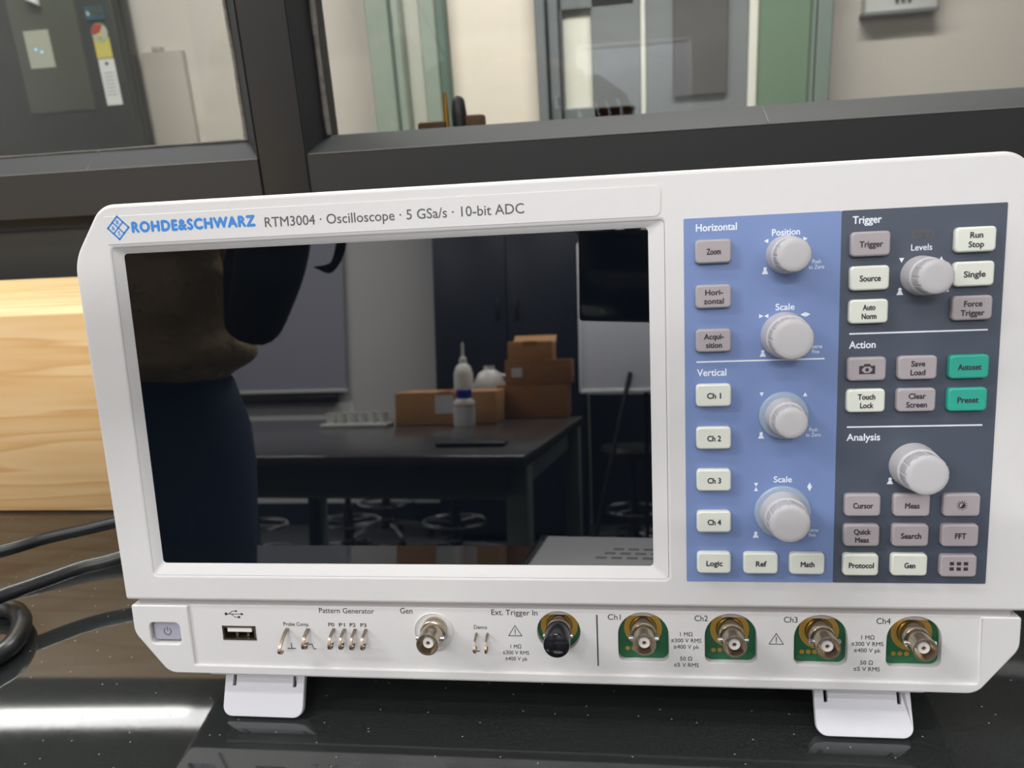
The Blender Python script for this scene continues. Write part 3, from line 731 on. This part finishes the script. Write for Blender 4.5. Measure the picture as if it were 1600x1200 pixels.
# USB
ub = bmesh.new()
def bxm(b, a, c, bev=0): box(b, tuple(x / 1000 for x in a), tuple(x / 1000 for x in c), bev / 1000, 1)
for a, c in (((23.7, -38, -12), (24.5, -31.1, -1.6)), ((39.0, -38, -12), (39.8, -31.1, -1.6)), ((23.7, -38, -12), (39.8, -37.2, -1.6)), ((23.7, -31.9, -12), (39.8, -31.1, -1.6)), ((23.7, -38, -13), (39.8, -31.1, -11))):
    bxm(ub, a, c)
us = S('usb_port', ub, M['usbm'])
ub = bmesh.new(); bxm(ub, (26.0, -34.2, -11), (37.8, -32.1, -2.0), .15); S('tongue', ub, M['ptfe'], us)
ub = bmesh.new()
for uu in (29.2, 34.6): bxm(ub, (uu, -37.0, -9), (uu + 1.2, -34.9, -3.2), .2)
S('contact_spring', ub, M['usbm'], us)
DI = M['ink_dark']
usbi = stroke([(26.5, -25.3), (34, -25.3)], .3) + [circ(26.3, -25.3, .7, 12), tri(34.2, -25.3, .7, 'r')] + stroke([(27.6, -25.3), (29.6, -23.9), (31, -23.9)], .3) + stroke([(28.8, -25.3), (30.6, -26.8), (32, -26.8)], .3) + [circ(31.3, -23.9, .5, 10), rr(31.9, -27.3, 33, -26.3, .1)]
S('usb_symbol', polys(usbi, WL), DI, cp)
T(cp, 'Probe Comp.', 59.6, -29.75, WL, 1.75, DI, 12.2, .008); T(cp, 'Pattern Generator', 83.8, -22.9, WL, 2.4, DI, 25.6, .004)
for u, s in ((76.1, 'P0'), (81.1, 'P1'), (86.1, 'P2'), (91.1, 'P3')): T(cp, s, u, -29.7, WL, 1.7, DI, 2.7, .03)
T(cp, 'Gen', 111.4, -22.5, WL, 2.6, DI, 5.6, .004); T(cp, 'Demo', 144.4, -29.7, WL, 1.75, DI, 5.9, .008); T(cp, 'Ext. Trigger In', 159.7, -22.6, WL, 2.5, DI, 20.2, .004)
S('divider_line', polys(stroke([(195.4, -23.4), (195.4, -46.6)], .6), WL), DI, cp)
for i, u in enumerate(CH): T(cp, 'Ch%d' % (i + 1), u - 12.2, -24.0, WL, 2.5, DI, 5.5, .004)
def warn(u, v): 
    return stroke([(u - 2.9, v - 1.9), (u + 2.9, v - 1.9), (u, v + 2.9)], .3, True) + stroke([(u, v + 1.2), (u, v - .4)], .35) + [circ(u, v - 1.15, .25, 8)]
S('warning_symbol', polys(warn(159.7, -31.6), WL), DI, cp); S('warning_symbol', polys(warn(269.9, -33.2), WL), DI, cp)
T(cp, '1 MΩ\n≤300 V RMS\n≤400 V pk', 159.6, -41.4, WL, 1.75, DI, 11.7, .006, lead=1.12)
for u in (232.9, 306.2):
    T(cp, '1 MΩ\n≤300 V RMS\n≤400 V pk', u, -34.2, WL, 1.75, DI, 12.6, .006, lead=1.12)
    T(cp, '50 Ω\n≤5 V RMS', u, -44.0, WL, 1.75, DI, 10.4, .006, lead=1.12)
S('ground_symbol', polys(stroke([(56.3, -39.2), (56.3, -41.6)], .35) + stroke([(54.5, -41.7), (58.1, -41.7)], .4), WL), DI, cp)
S('pulse_symbol', polys(stroke([(62.4, -41.7), (63.6, -41.7), (64.2, -39.4), (66.2, -39.4), (66.8, -41.7), (68, -41.7)], .35), WL), DI, cp)
S('ground_symbol', polys(stroke([(141.9, -39.4), (141.9, -41)], .35) + stroke([(140.2, -41.1), (143.4, -41.1)], .4), WL), DI, cp)
# test hooks
def hook(u, v, s=1.0, open_=False, w_=1.0):
    bm = bmesh.new()
    pr = [(3.4, 0), (3.1, 1.8), (1.9, 4.6), (-.1, 6.2), (-1.9, 6.4), (-3.0, 5.2), (-3.0, 3.7), (-1.9, 3.0), (-.9, 3.8)]
    if open_: pr = [(3.4, 0), (2.9, 2.4), (1.2, 5.4), (-1.0, 8.2), (-2.7, 9.0), (-3.8, 8.0), (-3.7, 6.4)]
    pts = [Vector((0, a * s, b * s * 1.15)) for a, b in pr]; pts = spline(pts, 5)
    th = .75; hw = w_ / 2 * 1.1; rings = []
    for i, p in enumerate(pts):
        d = (pts[min(i + 1, len(pts) - 1)] - pts[max(i - 1, 0)]).normalized(); nn = Vector((0, -d.z, d.y))
        rings.append([bm.verts.new((p + nn * a * th / 2 + Vector((b * hw, 0, 0))) / 1000) for a, b in ((-1, -1), (-1, 1), (1, 1), (1, -1))])
    for A, B in zip(rings, rings[1:]):
        for k in range(4): bm.faces.new((A[k], A[(k + 1) % 4], B[(k + 1) % 4], B[k]))
    bm.faces.new(rings[0]); bm.faces.new(rings[-1][::-1])
    return S('test_hook', bm, M['hookmetal'], None, (u, v, -2.0), ang=50)
hook(55.2, -35.4, 1.0, True, 1.3); hook(65.1, -35.4, 1.0, False, 1.3)
for u in (77.2, 82.2, 87.2, 92.2): hook(u, -35.2, 1.0, False, 1.1)
for u in (142.5, 147.4): hook(u, -35.9, .95, False, .8)

# BNC connectors
def bnc(u, v, w0, capped=False, thick=False):
    bm = bmesh.new(); mm = .001
    if thick: prof = [(0, 0), (5.6, 0), (5.6, 4.6), (5.2, 5.0), (4.6, 5.1), (4.6, 6.1), (4.95, 6.4)]
    else: prof = [(0, 0), (5.5, 0), (5.5, 5.4), (5.1, 6.0), (4.75, 6.1), (4.75, 7.0)]
    prof += [(4.75, 10.5), (4.6, 11.0), (4.85, 14.4), (4.75, 15.0), (4.05, 15.0), (4.0, 8.5), (0, 8.5)]
    lathe(bm, [(a * mm, b * mm) for a, b in prof], 48)
    o = S('signal_connector', bm, M['nickel'], None, (u, v, w0), ang=40)
    b2 = bmesh.new(); lathe(b2, [(2.45 * mm, 8 * mm), (2.45 * mm, 13.0 * mm), (2.2 * mm, 13.4 * mm), (.9 * mm, 13.4 * mm), (.85 * mm, 11 * mm), (0, 11 * mm)], 32); S('insulator', b2, M['ptfe'], o)
    b3 = bmesh.new(); lathe(b3, [(.6 * mm, 10.5 * mm), (.6 * mm, 12.9 * mm), (.3 * mm, 13.2 * mm), (0, 13.2 * mm)], 16); S('centre_pin', b3, M['pin'], o)
    for s in (-1, 1):
        b4 = bmesh.new(); tube(b4, [(s * 4.4 * mm, 0, 9.2 * mm), (s * 6.1 * mm, 0, 9.2 * mm), (s * 6.3 * mm, 0, 9.2 * mm)], [1.0 * mm, 1.0 * mm, .7 * mm], 12); S('bayonet_lug', b4, M['chrome'], o)
    return o
for i, u in enumerate(CH):
    o = bnc(u, -30.5, -5.5); o['label'] = 'metal input connector beside the printed Ch%d' % (i + 1)
    b = bmesh.new(); lathe(b, [(5.8e-3, .05e-3), (5.8e-3, .35e-3), (8.1e-3, .35e-3), (8.1e-3, .05e-3)], 48); S('contact_ring', b, M['gold'], None, (u, -30.5, -5.5))
    b = bmesh.new()
    for k in range(3): lathe(b, [(1.0e-3, .05e-3), (1.0e-3, .25e-3), (0, .25e-3)], 16, ((-6.7 + 2.6 * k + (4.6 if k == 2 and i < 2 else 0)) * 1e-3, -9.6e-3, 0))
    S('solder_pad', b, M['gold'], None, (u, -30.5, -5.5))
g = bnc(123.9, -30.6, -2.0, thick=True); g['label'] = 'metal generator connector beside the word Gen'
b = bmesh.new(); lathe(b, [(8.3e-3, .0), (8.45e-3, .7e-3), (8.75e-3, .7e-3), (8.95e-3, 0)], 64); S('connector_ring', b, M['white'], None, (123.3, -32.0, -1.95))
b = bmesh.new(); lathe(b, [(5.8e-3, .05e-3), (5.8e-3, .35e-3), (8.1e-3, .35e-3), (8.1e-3, .05e-3)], 48); S('contact_ring', b, M['gold'], None, (178.8, -30.0, -5.5))
o = bnc(178.8, -30.0, -5.5); o['label'] = 'external trigger connector under a black cap'
b = bmesh.new(); lathe(b, [(5.0e-3, 7.5e-3), (5.6e-3, 7.5e-3), (5.6e-3, 17.2e-3), (5.35e-3, 18.0e-3), (4.8e-3, 18.3e-3), (0, 18.5e-3)], 40); S('protective_cap', b, M['capblack'], o)['label'] = 'glossy black rubber cap'

# feet
def foot(u, lab):
    out = arc_poly([(u - 19.6, 0, 4.6), (u + 19.6, 0, 4.6), (u + 19.6, 26.5, .5), (u - 19.6, 26.5, .5)])
    hs = [rr(u - 15.6, 13.5, u - 14.1, 26.0, .3), rr(u + 14.1, 13.5, u + 15.6, 26.0, .3)]
    me = plate(out, hs, -1.6, 1.6, .45, 2)
    me.transform(Matrix.Rotation(radians(-22), 4, 'X'))
    o = S('foot', me, M['foot'], None, (0, -76.6, -2.2)); o['label'] = lab
    return o
foot(38.9, 'left flip-out front foot'); foot(306.4, 'right flip-out front foot')
for u in (20, 324):
    bm = bmesh.new(); bxm(bm, (u - 10, -56.4, -146), (u + 10, -45, -128), 1); S('rear_foot', bm, M['foot'])

# ================================================================= THE FRONT ROOM (seen in the screen)
LT = .80
tb = empty('lab_table', (-.505, -2.035, 0), (0, 0, radians(4)), 'long dark-topped laboratory table mirrored in the screen', 'table')
bm = bmesh.new(); box(bm, (-1.6, -.60, LT - .03), (.55, .60, LT), .004); obj('tabletop', bm, M['ttop'], tb)
bm = bmesh.new(); box(bm, (-1.55, .50, LT - .11), (.51, .56, LT - .03), .004); box(bm, (.45, -.55, LT - .11), (.51, .52, LT - .03), .004); box(bm, (-1.55, -.55, LT - .11), (.51, -.49, LT - .03), .004); obj('apron', bm, M['tframe'], tb)
for x in (-1.55, -.53, .495):
    for y in (-.55, .49):
        bm = bmesh.new(); box(bm, (x, y, 0), (x + .052, y + .07, LT - .03), .003); obj('leg', bm, M['tframe'], tb)

def carton(x, y, z, sx, sy, sz, rz, label, m='cardboard', lab=None, grp='cardboard boxes on the lab table', openf=False):
    r = empty('cardboard_box', (x, y, z), (0, 0, radians(rz)), label, 'box', grp)
    bm = bmesh.new(); box(bm, (-sx / 2, -sy / 2, 0), (sx / 2, sy / 2, sz), .003); obj('carton', bm, M[m], r)
    bm = bmesh.new(); box(bm, (-.025, -sy / 2 - .001, sz * .75), (.025, sy / 2 + .001, sz + .001)); obj('tape', bm, M['tape'], r)
    if lab:
        bm = bmesh.new(); box(bm, (lab[0], sy / 2, lab[1]), (lab[0] + lab[2], sy / 2 + .0015, lab[1] + lab[3])); obj('paper_label', bm, M['paper'], r)
    if openf:
        bm = bmesh.new(); obox(bm, (0, -sy / 2 - .03, sz + .012), (Vector((1, 0, 0)), Vector((0, .9, -.4)), Vector((0, .4, .9))), (sx / 2, .04, .0015)); obj('flap', bm, M[m], r)
    return r
carton(-.38, -2.42, LT, .36, .24, .115, 0, 'long tan cardboard box with a white label, behind the blue-capped jar', lab=(-.035, .04, .065, .065))
carton(-.10, -2.66, LT, .27, .22, .125, 0, 'brown cardboard box at the foot of the stack near the table end', 'cardboard2')
carton(-.075, -2.66, LT + .125, .25, .22, .095, 0, 'flat cardboard box in the middle of the stack', 'cardboard2', lab=(-.10, .03, .04, .035))
carton(-.105, -2.66, LT + .22, .17, .18, .070, 0, 'small open cardboard box on top of the stack', 'cardboard', openf=True)
def bottle(x, y, z, prof, m, label, cap=None, capm=None, extra=None):
    r = empty('bottle', (x, y, z), (0, 0, 0), label, 'bottle', 'bottles on the lab table')
    bm = bmesh.new(); lathe(bm, prof, 28); obj('body', bm, M[m], r)
    if cap: bm = bmesh.new(); lathe(bm, cap, 24); obj('cap', bm, M[capm], r)
    if extra: bm = bmesh.new(); extra(bm); obj('spout', bm, M[m], r)
    return r
jar = bottle(-.296, -2.22, LT, [(0, 0), (.034, 0), (.036, .006), (.036, .082), (.030, .092), (.024, .096)], 'pvc', 'white plastic jar with a blue screw cap', [(.025, .094), (.0265, .094), (.0265, .124), (.024, .126), (0, .126)], 'bluecap')
bm = bmesh.new(); lathe(bm, [(.0364, .02), (.0368, .02), (.0368, .07), (.0364, .07)], 28); obj('paper_label', bm, M['paper'], jar)
bm = bmesh.new(); lathe(bm, [(.0369, .070), (.0371, .070), (.0371, .074), (.0369, .074)], 28); obj('printed_band', bm, M['orange'], jar)
bottle(-.40, -2.75, LT, [(0, 0), (.037, 0), (.039, .01), (.039, .17), (.030, .20), (.016, .212), (.014, .235), (.006, .24), (.004, .30), (0, .30)], 'pvc', 'tall white squeeze bottle with a thin nozzle')
def hnd(bm): tube(bm, spline([(.03, 0, .16), (.075, 0, .15), (.08, 0, .09), (.055, 0, .06)]), .009)
bottle(-.30, -2.80, LT, [(0, 0), (.068, 0), (.07, .01), (.07, .12), (.045, .17), (.022, .185), (.022, .20), (0, .20)], 'pvc', 'white plastic jug with a handle beside the squeeze bottle', extra=hnd)
def rack(x, y, n):
    r = empty('beaker_tray', (x, y, LT), label='low tray of small white beakers beside the tan box', cat='tray')
    bm = bmesh.new(); box(bm, (-.12, -.05, 0), (.12, .05, .012), .003); obj('tray', bm, M['pvc'], r)
    for k in range(n):
        bm = bmesh.new(); lathe(bm, [(0, .012), (.016, .012), (.018, .05), (.0165, .05), (.015, .016), (0, .016)], 20, (-.095 + k * .038, 0, 0)); obj('beaker', bm, M['pvc'], r)
    bm = bmesh.new(); tube(bm, [(-.03, -.03, .01), (-.03, -.03, .09)], [.012, .003]); obj('dropper', bm, M['pvc'], r)
rack(-.70, -2.30, 6)
ph = bmesh.new(); box(ph, (-.09, -.035, 0), (.09, .035, .012), .004)
tag(obj('black_tray', ph, M['blackm'], None, (-.16, -1.62, LT)), 'flat black tray near the front edge of the lab table', 'tray')

# stools
def make_stool(label):
    r = empty('lab_stool', (0, 0, 0), label=label, cat='stool', group='black stools with chrome star bases')
    bm = bmesh.new(); lathe(bm, [(0, .50), (.16, .50), (.175, .51), (.178, .535), (.165, .555), (0, .56)], 36); obj('seat', bm, M['stoolseat'], r)
    bm = bmesh.new(); lathe(bm, [(.025, .10), (.025, .30), (.016, .30), (.016, .50), (0, .50)], 20); lathe(bm, [(.035, .07), (.04, .12), (.026, .13)], 20); obj('column', bm, M['blackm'], r)
    bm = bmesh.new(); tube(bm, [(.16 * cos(a * pi / 12), .16 * sin(a * pi / 12), .22) for a in range(25)], .009)
    for k in range(3): a = k * 2 * pi / 3; tube(bm, [(.03 * cos(a), .03 * sin(a), .22), (.16 * cos(a), .16 * sin(a), .22)], .006)
    obj('foot_ring', bm, M['chrome'], r)
    for k in range(5):
        a = k * 2 * pi / 5; bm = bmesh.new(); tube(bm, spline([(.03 * cos(a), .03 * sin(a), .10), (.15 * cos(a), .15 * sin(a), .085), (.25 * cos(a), .25 * sin(a), .055)], 5), .013); 
        lg_ = obj('leg', bm, M['chrome'], r)
        bm = bmesh.new(); lathe(bm, [(0, 0), (.02, .004), (.024, .02), (.015, .045), (0, .05)], 14, (.25 * cos(a), .25 * sin(a), 0)); obj('castor', bm, M['blackm'], lg_)
    return r
spots = [(-1.62, -3.35, 'black stool half hidden by the mirrored figure'), (-1.16, -3.45, 'black stool seen whole beneath the middle of the lab table'), (-1.12, -3.98, 'rear black stool close to the mirrored wall'),
         (-.60, -3.45, 'black stool in front of the navy cupboard'), (.30, -3.75, 'black stool standing clear of the table, behind the easel board')]
st0 = make_stool(spots[0][2])
for i, (x, y, l) in enumerate(spots):
    s_ = st0 if i == 0 else copy_tree(st0)
    s_.location = (x, y, 0); s_.rotation_euler = (0, 0, i * 1.1); s_['label'] = l

rb_ = empty('roller_blind', (-2.02, -4.36, .84), label='grey roller blind hanging on the mirrored wall', cat='blind')
bm = bmesh.new(); box(bm, (-.62, -.003, .03), (.55, .003, 1.7)); obj('fabric', bm, M['blind'], rb_)
bm = bmesh.new(); box(bm, (-.63, -.008, .015), (.56, .012, .035), .003); obj('bottom_bar', bm, M['paper'], rb_)
bm = bmesh.new(); box(bm, (-.62, -.03, -.05), (.48, .02, -.005), .003); obj('lower_rail', bm, M['blackm'], rb_)
wbd = empty('whiteboard', (.36, -3.30, 0), label='whiteboard on an easel at the right of the screen', cat='whiteboard')
tl = radians(9); ax_ = (Vector((1, 0, 0)), Vector((0, cos(tl), sin(tl))), Vector((0, -sin(tl), cos(tl))))
def wp(x, y, z): return Vector((x, 0, .87)) + ax_[1] * y + ax_[2] * z
bm = bmesh.new(); obox(bm, wp(0, 0, .35), ax_, (.30, .006, .35), .002); obj('surface', bm, M['wboard'], wbd)
bm = bmesh.new(); obox(bm, wp(0, 0, -.006), ax_, (.31, .012, .008), .002); obox(bm, wp(0, 0, .706), ax_, (.31, .012, .008), .002)
for s_ in (-1, 1): obox(bm, wp(s_ * .306, 0, .35), ax_, (.007, .012, .36), .002)
obj('frame', bm, M['fixture'], wbd)
for s_, (dx, dy) in enumerate(((-.30, .16), (.30, .16), (0, -.34))):
    bm = bmesh.new(); tube(bm, [(dx * .25, -.02 + dy * .1, .95), (dx, dy, 0)], .011); obj('leg', bm, M['blackm'], wbd)
cb = empty('cupboard', (-.37, -4.15, 0), label='tall navy cupboard behind the lab table in the screen', cat='cupboard')
bm = bmesh.new(); box(bm, (-.42, -.24, .04), (.42, .22, 2.1), .005); obj('body', bm, M['cupb'], cb)
for s in (-1, 1):
    bm = bmesh.new(); box(bm, (-.415 if s < 0 else .003, .221, .06), (-.003 if s < 0 else .415, .235, 2.08), .003); d_ = obj('door', bm, M['cupb'], cb)
    bm = bmesh.new(); box(bm, (s * .05 - .008, .235, 1.25), (s * .05 + .008, .25, 1.37), .002); obj('handle', bm, M['blackm'], d_)
bm = bmesh.new(); box(bm, (.06, -4.40, 0), (3.2, -4.385, .80)); box(bm, (-3.2, -4.40, 0), (-.8, -4.385, .14)); struct('baseboard_front', bm, M['cupb'])

# notebook on the bench before the screen
nb = empty('notebook', (.240, -.296, .85), (0, 0, radians(4)), 'white spiral notebook on the bench, mirrored at the foot of the screen', 'notebook')
bm = bmesh.new(); box(bm, (-.10, -.040, 0), (.11, .075, .009), .001); obj('cover', bm, M['nb'], nb)
bm = bmesh.new()
for k in range(19): tube(bm, [(-.101 + .004 * cos(a * pi / 4), -.035 + k * .0058, .005 + .006 * sin(a * pi / 4)) for a in range(9)], .0007, 5)
obj('spiral_binding', bm, M['chrome'], nb)
for k in range(3):
    bm = bmesh.new()
    for j in range(12): box(bm, (-.05 + j * .012 + k * .006, .028 - k * .014, .009), (-.0415 + j * .012 + k * .006, .033 - k * .014, .0092))
    obj('printed_line', bm, M['ink_grey'], nb)

# phone held behind the lens
PX, PY, PZ = RIGHT, -DOWN, FWD
pc = CAMPOS - FWD * .006 + RIGHT * .050 - (-DOWN) * .0225
phn = empty('mobile_phone', pc, label='dark mobile phone held up sideways, mirrored at the screen corner', cat='phone')
phn.rotation_euler = Matrix((RIGHT, -DOWN, -FWD)).transposed().to_euler()
bm = bmesh.new(); box(bm, (-.076, -.0375, -.004), (.080, .0375, .004), .003, 3); obj('body', bm, M['phone'], phn)
for (a, b_) in ((-.050, .0225), (-.050, -.002)):
    bm = bmesh.new(); lathe(bm, [(0, -.0048), (.006, -.0048), (.006, -.004)], 24, (a, b_, 0)); obj('lens', bm, M['lens'], phn)

# person
def skin_mesh(name, pts, edges, parent, m, sub=2, root=0):
    me = bpy.data.meshes.new(name); me.from_pydata([p[0] for p in pts], edges, [])
    o = bpy.data.objects.new(name, me); COL.objects.link(o)
    sk = o.modifiers.new('s', 'SKIN'); sk.use_smooth_shade = True
    for i, p in enumerate(pts):
        r = p[1]; me.skin_vertices[0].data[i].radius = (r, r) if not isinstance(r, tuple) else r
    me.skin_vertices[0].data[root].use_root = True
    sb_ = o.modifiers.new('u', 'SUBSURF'); sb_.levels = sub; sb_.render_levels = sub
    dg = bpy.context.evaluated_depsgraph_get(); dg.update()
    m2 = bpy.data.meshes.new_from_object(o.evaluated_get(dg)); bpy.data.objects.remove(o)
    for p in m2.polygons: p.use_smooth = True
    m2.materials.clear(); m2.materials.append(m)
    q = bpy.data.objects.new(name, m2); link(q, parent); return q
pr_ = empty('person', (-.44, -.64, 0), label='person in an olive brown sweater and blue jeans holding up a phone', cat='person')
def R_(p): return (p[0] + .42, p[1] + .64, p[2])
B_ = []
def bp_(p, r): B_.append((R_(p), r)); return len(B_) - 1
E_ = []
pel = bp_((-.42, -.64, .93), (.13, .09)); wst = bp_((-.42, -.63, 1.05), (.105, .08)); chs = bp_((-.41, -.61, 1.24), (.15, .105)); nk0 = bp_((-.39, -.58, 1.38), .07)
nk1 = bp_((-.37, -.555, 1.44), .048); hd0 = bp_((-.35, -.53, 1.50), .075); hd1 = bp_((-.345, -.525, 1.58), .088); hd2 = bp_((-.35, -.53, 1.63), .06)
E_ += [(pel, wst), (wst, chs), (chs, nk0), (nk0, nk1), (nk1, hd0), (hd0, hd1), (hd1, hd2)]
shR = bp_((-.24, -.60, 1.33), .05); elR = bp_((-.205, -.555, 1.075), .026); fmR = bp_((-.130, -.475, 1.215), .028); wrR = bp_((.07, -.365, 1.235), .026)
haR = bp_((.125, -.335, 1.225), (.036, .018))
shL = bp_((-.57, -.60, 1.33), .062); elL = bp_((-.66, -.60, 1.07), .044); wrL = bp_((-.68, -.50, .885), .027); haL = bp_((-.675, -.46, .865), (.036, .016))
E_ += [(chs, shR), (shR, elR), (elR, fmR), (fmR, wrR), (wrR, haR), (chs, shL), (shL, elL), (elL, wrL), (wrL, haL)]
for s in (-1, 1):
    hp = bp_((-.42 + s * .085, -.64, .85), .065); kn = bp_((-.42 + s * .09, -.63, .47), .048); an = bp_((-.42 + s * .09, -.65, .09), .036); to = bp_((-.42 + s * .10, -.52, .035), .034)
    E_ += [(pel, hp), (hp, kn), (kn, an), (an, to)]
skin_mesh('body', B_, E_, pr_, M['skin'], 2, pel)
def grow(pts, edges, name, m, root=0): return skin_mesh(name, [(R_(p), r) for p, r in pts], edges, pr_, m, 4 if name == 'sweater' else 2, root)
sw = grow([((-.42, -.64, .97), (.185, .130)), ((-.42, -.63, 1.08), (.168, .125)), ((-.41, -.61, 1.22), (.175, .13)), ((-.40, -.59, 1.34), (.13, .10)), ((-.385, -.575, 1.40), .075),
      ((-.57, -.60, 1.33), .078), ((-.66, -.60, 1.08), .058), ((-.68, -.52, .93), .042)],
     [(0, 1), (1, 2), (2, 3), (3, 4), (3, 5), (5, 6), (6, 7)], 'sweater', M['sweater'])
sm_ = sw.data; sm_.calc_loop_triangles()
nv = [v.normal.copy() for v in sm_.vertices]
for v, n_ in zip(sm_.vertices, nv):      # soft cloth folds round the waist
    f_ = sin(78 * v.co.z + 16 * v.co.x + 2.2 * sin(21 * v.co.x)) + .5 * sin(131 * v.co.z - 19 * v.co.x)
    v.co += n_ * .0085 * f_ * max(0, min(1, (1.36 - v.co.z) * 6))
grow([((-.25, -.60, 1.335), .08), ((-.205, -.58, 1.20), .045), ((-.208, -.553, 1.050), .034), ((-.158, -.512, 1.14), .045), ((-.128, -.475, 1.22), .042), ((.02, -.39, 1.262), .034)],
     [(0, 1), (1, 2), (2, 3), (3, 4), (4, 5)], 'sleeve', M['sleeve'])['label'] = 'dark shaded sleeve'
grow([((-.42, -.64, 1.10), (.145, .112)), ((-.42, -.64, .90), (.152, .12)), ((-.340, -.64, .80), .092), ((-.335, -.63, .47), .078), ((-.33, -.65, .12), .066), ((-.505, -.64, .80), .108), ((-.51, -.63, .47), .078), ((-.51, -.65, .12), .066)],
     [(0, 1), (1, 2), (2, 3), (3, 4), (1, 5), (5, 6), (6, 7)], 'jeans', M['jeans'])
for s in (-1, 1):
    bm = bmesh.new(); bmesh.ops.create_uvsphere(bm, u_segments=12, v_segments=8, radius=.012); obj('eye', bm, M['eye'], pr_, R_((-.345 + s * .03, -.452, 1.555)))
bm = bmesh.new(); tube(bm, [R_((-.345, -.455, 1.565)), R_((-.345, -.43, 1.53)), R_((-.345, -.45, 1.52))], [.008, .013, .008]); obj('nose', bm, M['skin'], pr_)
bm = bmesh.new(); tube(bm, [R_((-.368, -.458, 1.49)), R_((-.345, -.448, 1.488)), R_((-.322, -.458, 1.49))], [.003, .007, .003]); obj('mouth', bm, M['red'], pr_)
for s in (-1, 1):
    bm = bmesh.new(); bmesh.ops.create_uvsphere(bm, u_segments=12, v_segments=8, radius=.022, matrix=Matrix.Diagonal((.4, .8, 1.3, 1))); obj('ear', bm, M['skin'], pr_, R_((-.345 + s * .09, -.54, 1.54)))
# hair: cap plus curly locks
bm = bmesh.new(); bmesh.ops.create_uvsphere(bm, u_segments=24, v_segments=16, radius=.112, matrix=Matrix.Translation(R_((-.347, -.555, 1.595))))
rg = random.Random(5)
for k in range(26):
    a = radians(150 + k * 10); x0, y0 = -.347 + .095 * cos(a), -.56 + .09 * sin(a)
    tube(bm, spline([R_((x0 + .012 * sin(i * 1.3 + k), y0 + .012 * cos(i * 1.3 + k), 1.60 - i * .045)) for i in range(7)], 4), .013, 6)
for k in range(6):
    ph_ = k * .35; x0 = -.13 + k * .002; y0 = -.52
    tube(bm, spline([R_((-.26, -.53, 1.56)), R_((-.19, -.51, 1.46)), R_((-.135, -.50, 1.34)), R_((-.085 - k * .001, -.49, 1.24)), R_((-.068 + .006 * sin(ph_), -.485, 1.18 + .003 * k)), R_((-.062 - .002 * k, -.485, 1.145)), R_((-.078, -.485, 1.118 + .002 * k)), R_((-.098 + .002 * k, -.485, 1.124))], 6), .0011, 5)
obj('hair', bm, M['hair'], pr_, ang=60)
# right hand: five bent fingers over the top edge of the phone
hb = [((.105, -.345, 1.23), (.030, .016)), ((.16, -.325, 1.215), (.038, .016)), ((.185, -.318, 1.200), (.036, .014))]
hand = grow(hb, [(0, 1), (1, 2)], 'right_hand', M['skin'])
for k, ln in enumerate((.9, 1.0, .95, .78)):
    dx = k * .0205
    grow([((.165 + dx * .55, -.330 + dx * .3, 1.205), .0095), ((.195 + dx, -.322 + dx * .22, 1.180 - .02 * ln), .009), ((.202 + dx, -.318 + dx * .2, 1.168 - .04 * ln), .0085), ((.203 + dx, -.308 + dx * .18, 1.158 - .045 * ln), .0078)],
         [(0, 1), (1, 2), (2, 3)], 'finger', M['skin'])
grow([((.13, -.335, 1.215), .012), ((.165, -.330, 1.175), .0105), ((.185, -.325, 1.145), .0095), ((.195, -.318, 1.125), .0085)], [(0, 1), (1, 2), (2, 3)], 'thumb', M['skin'])
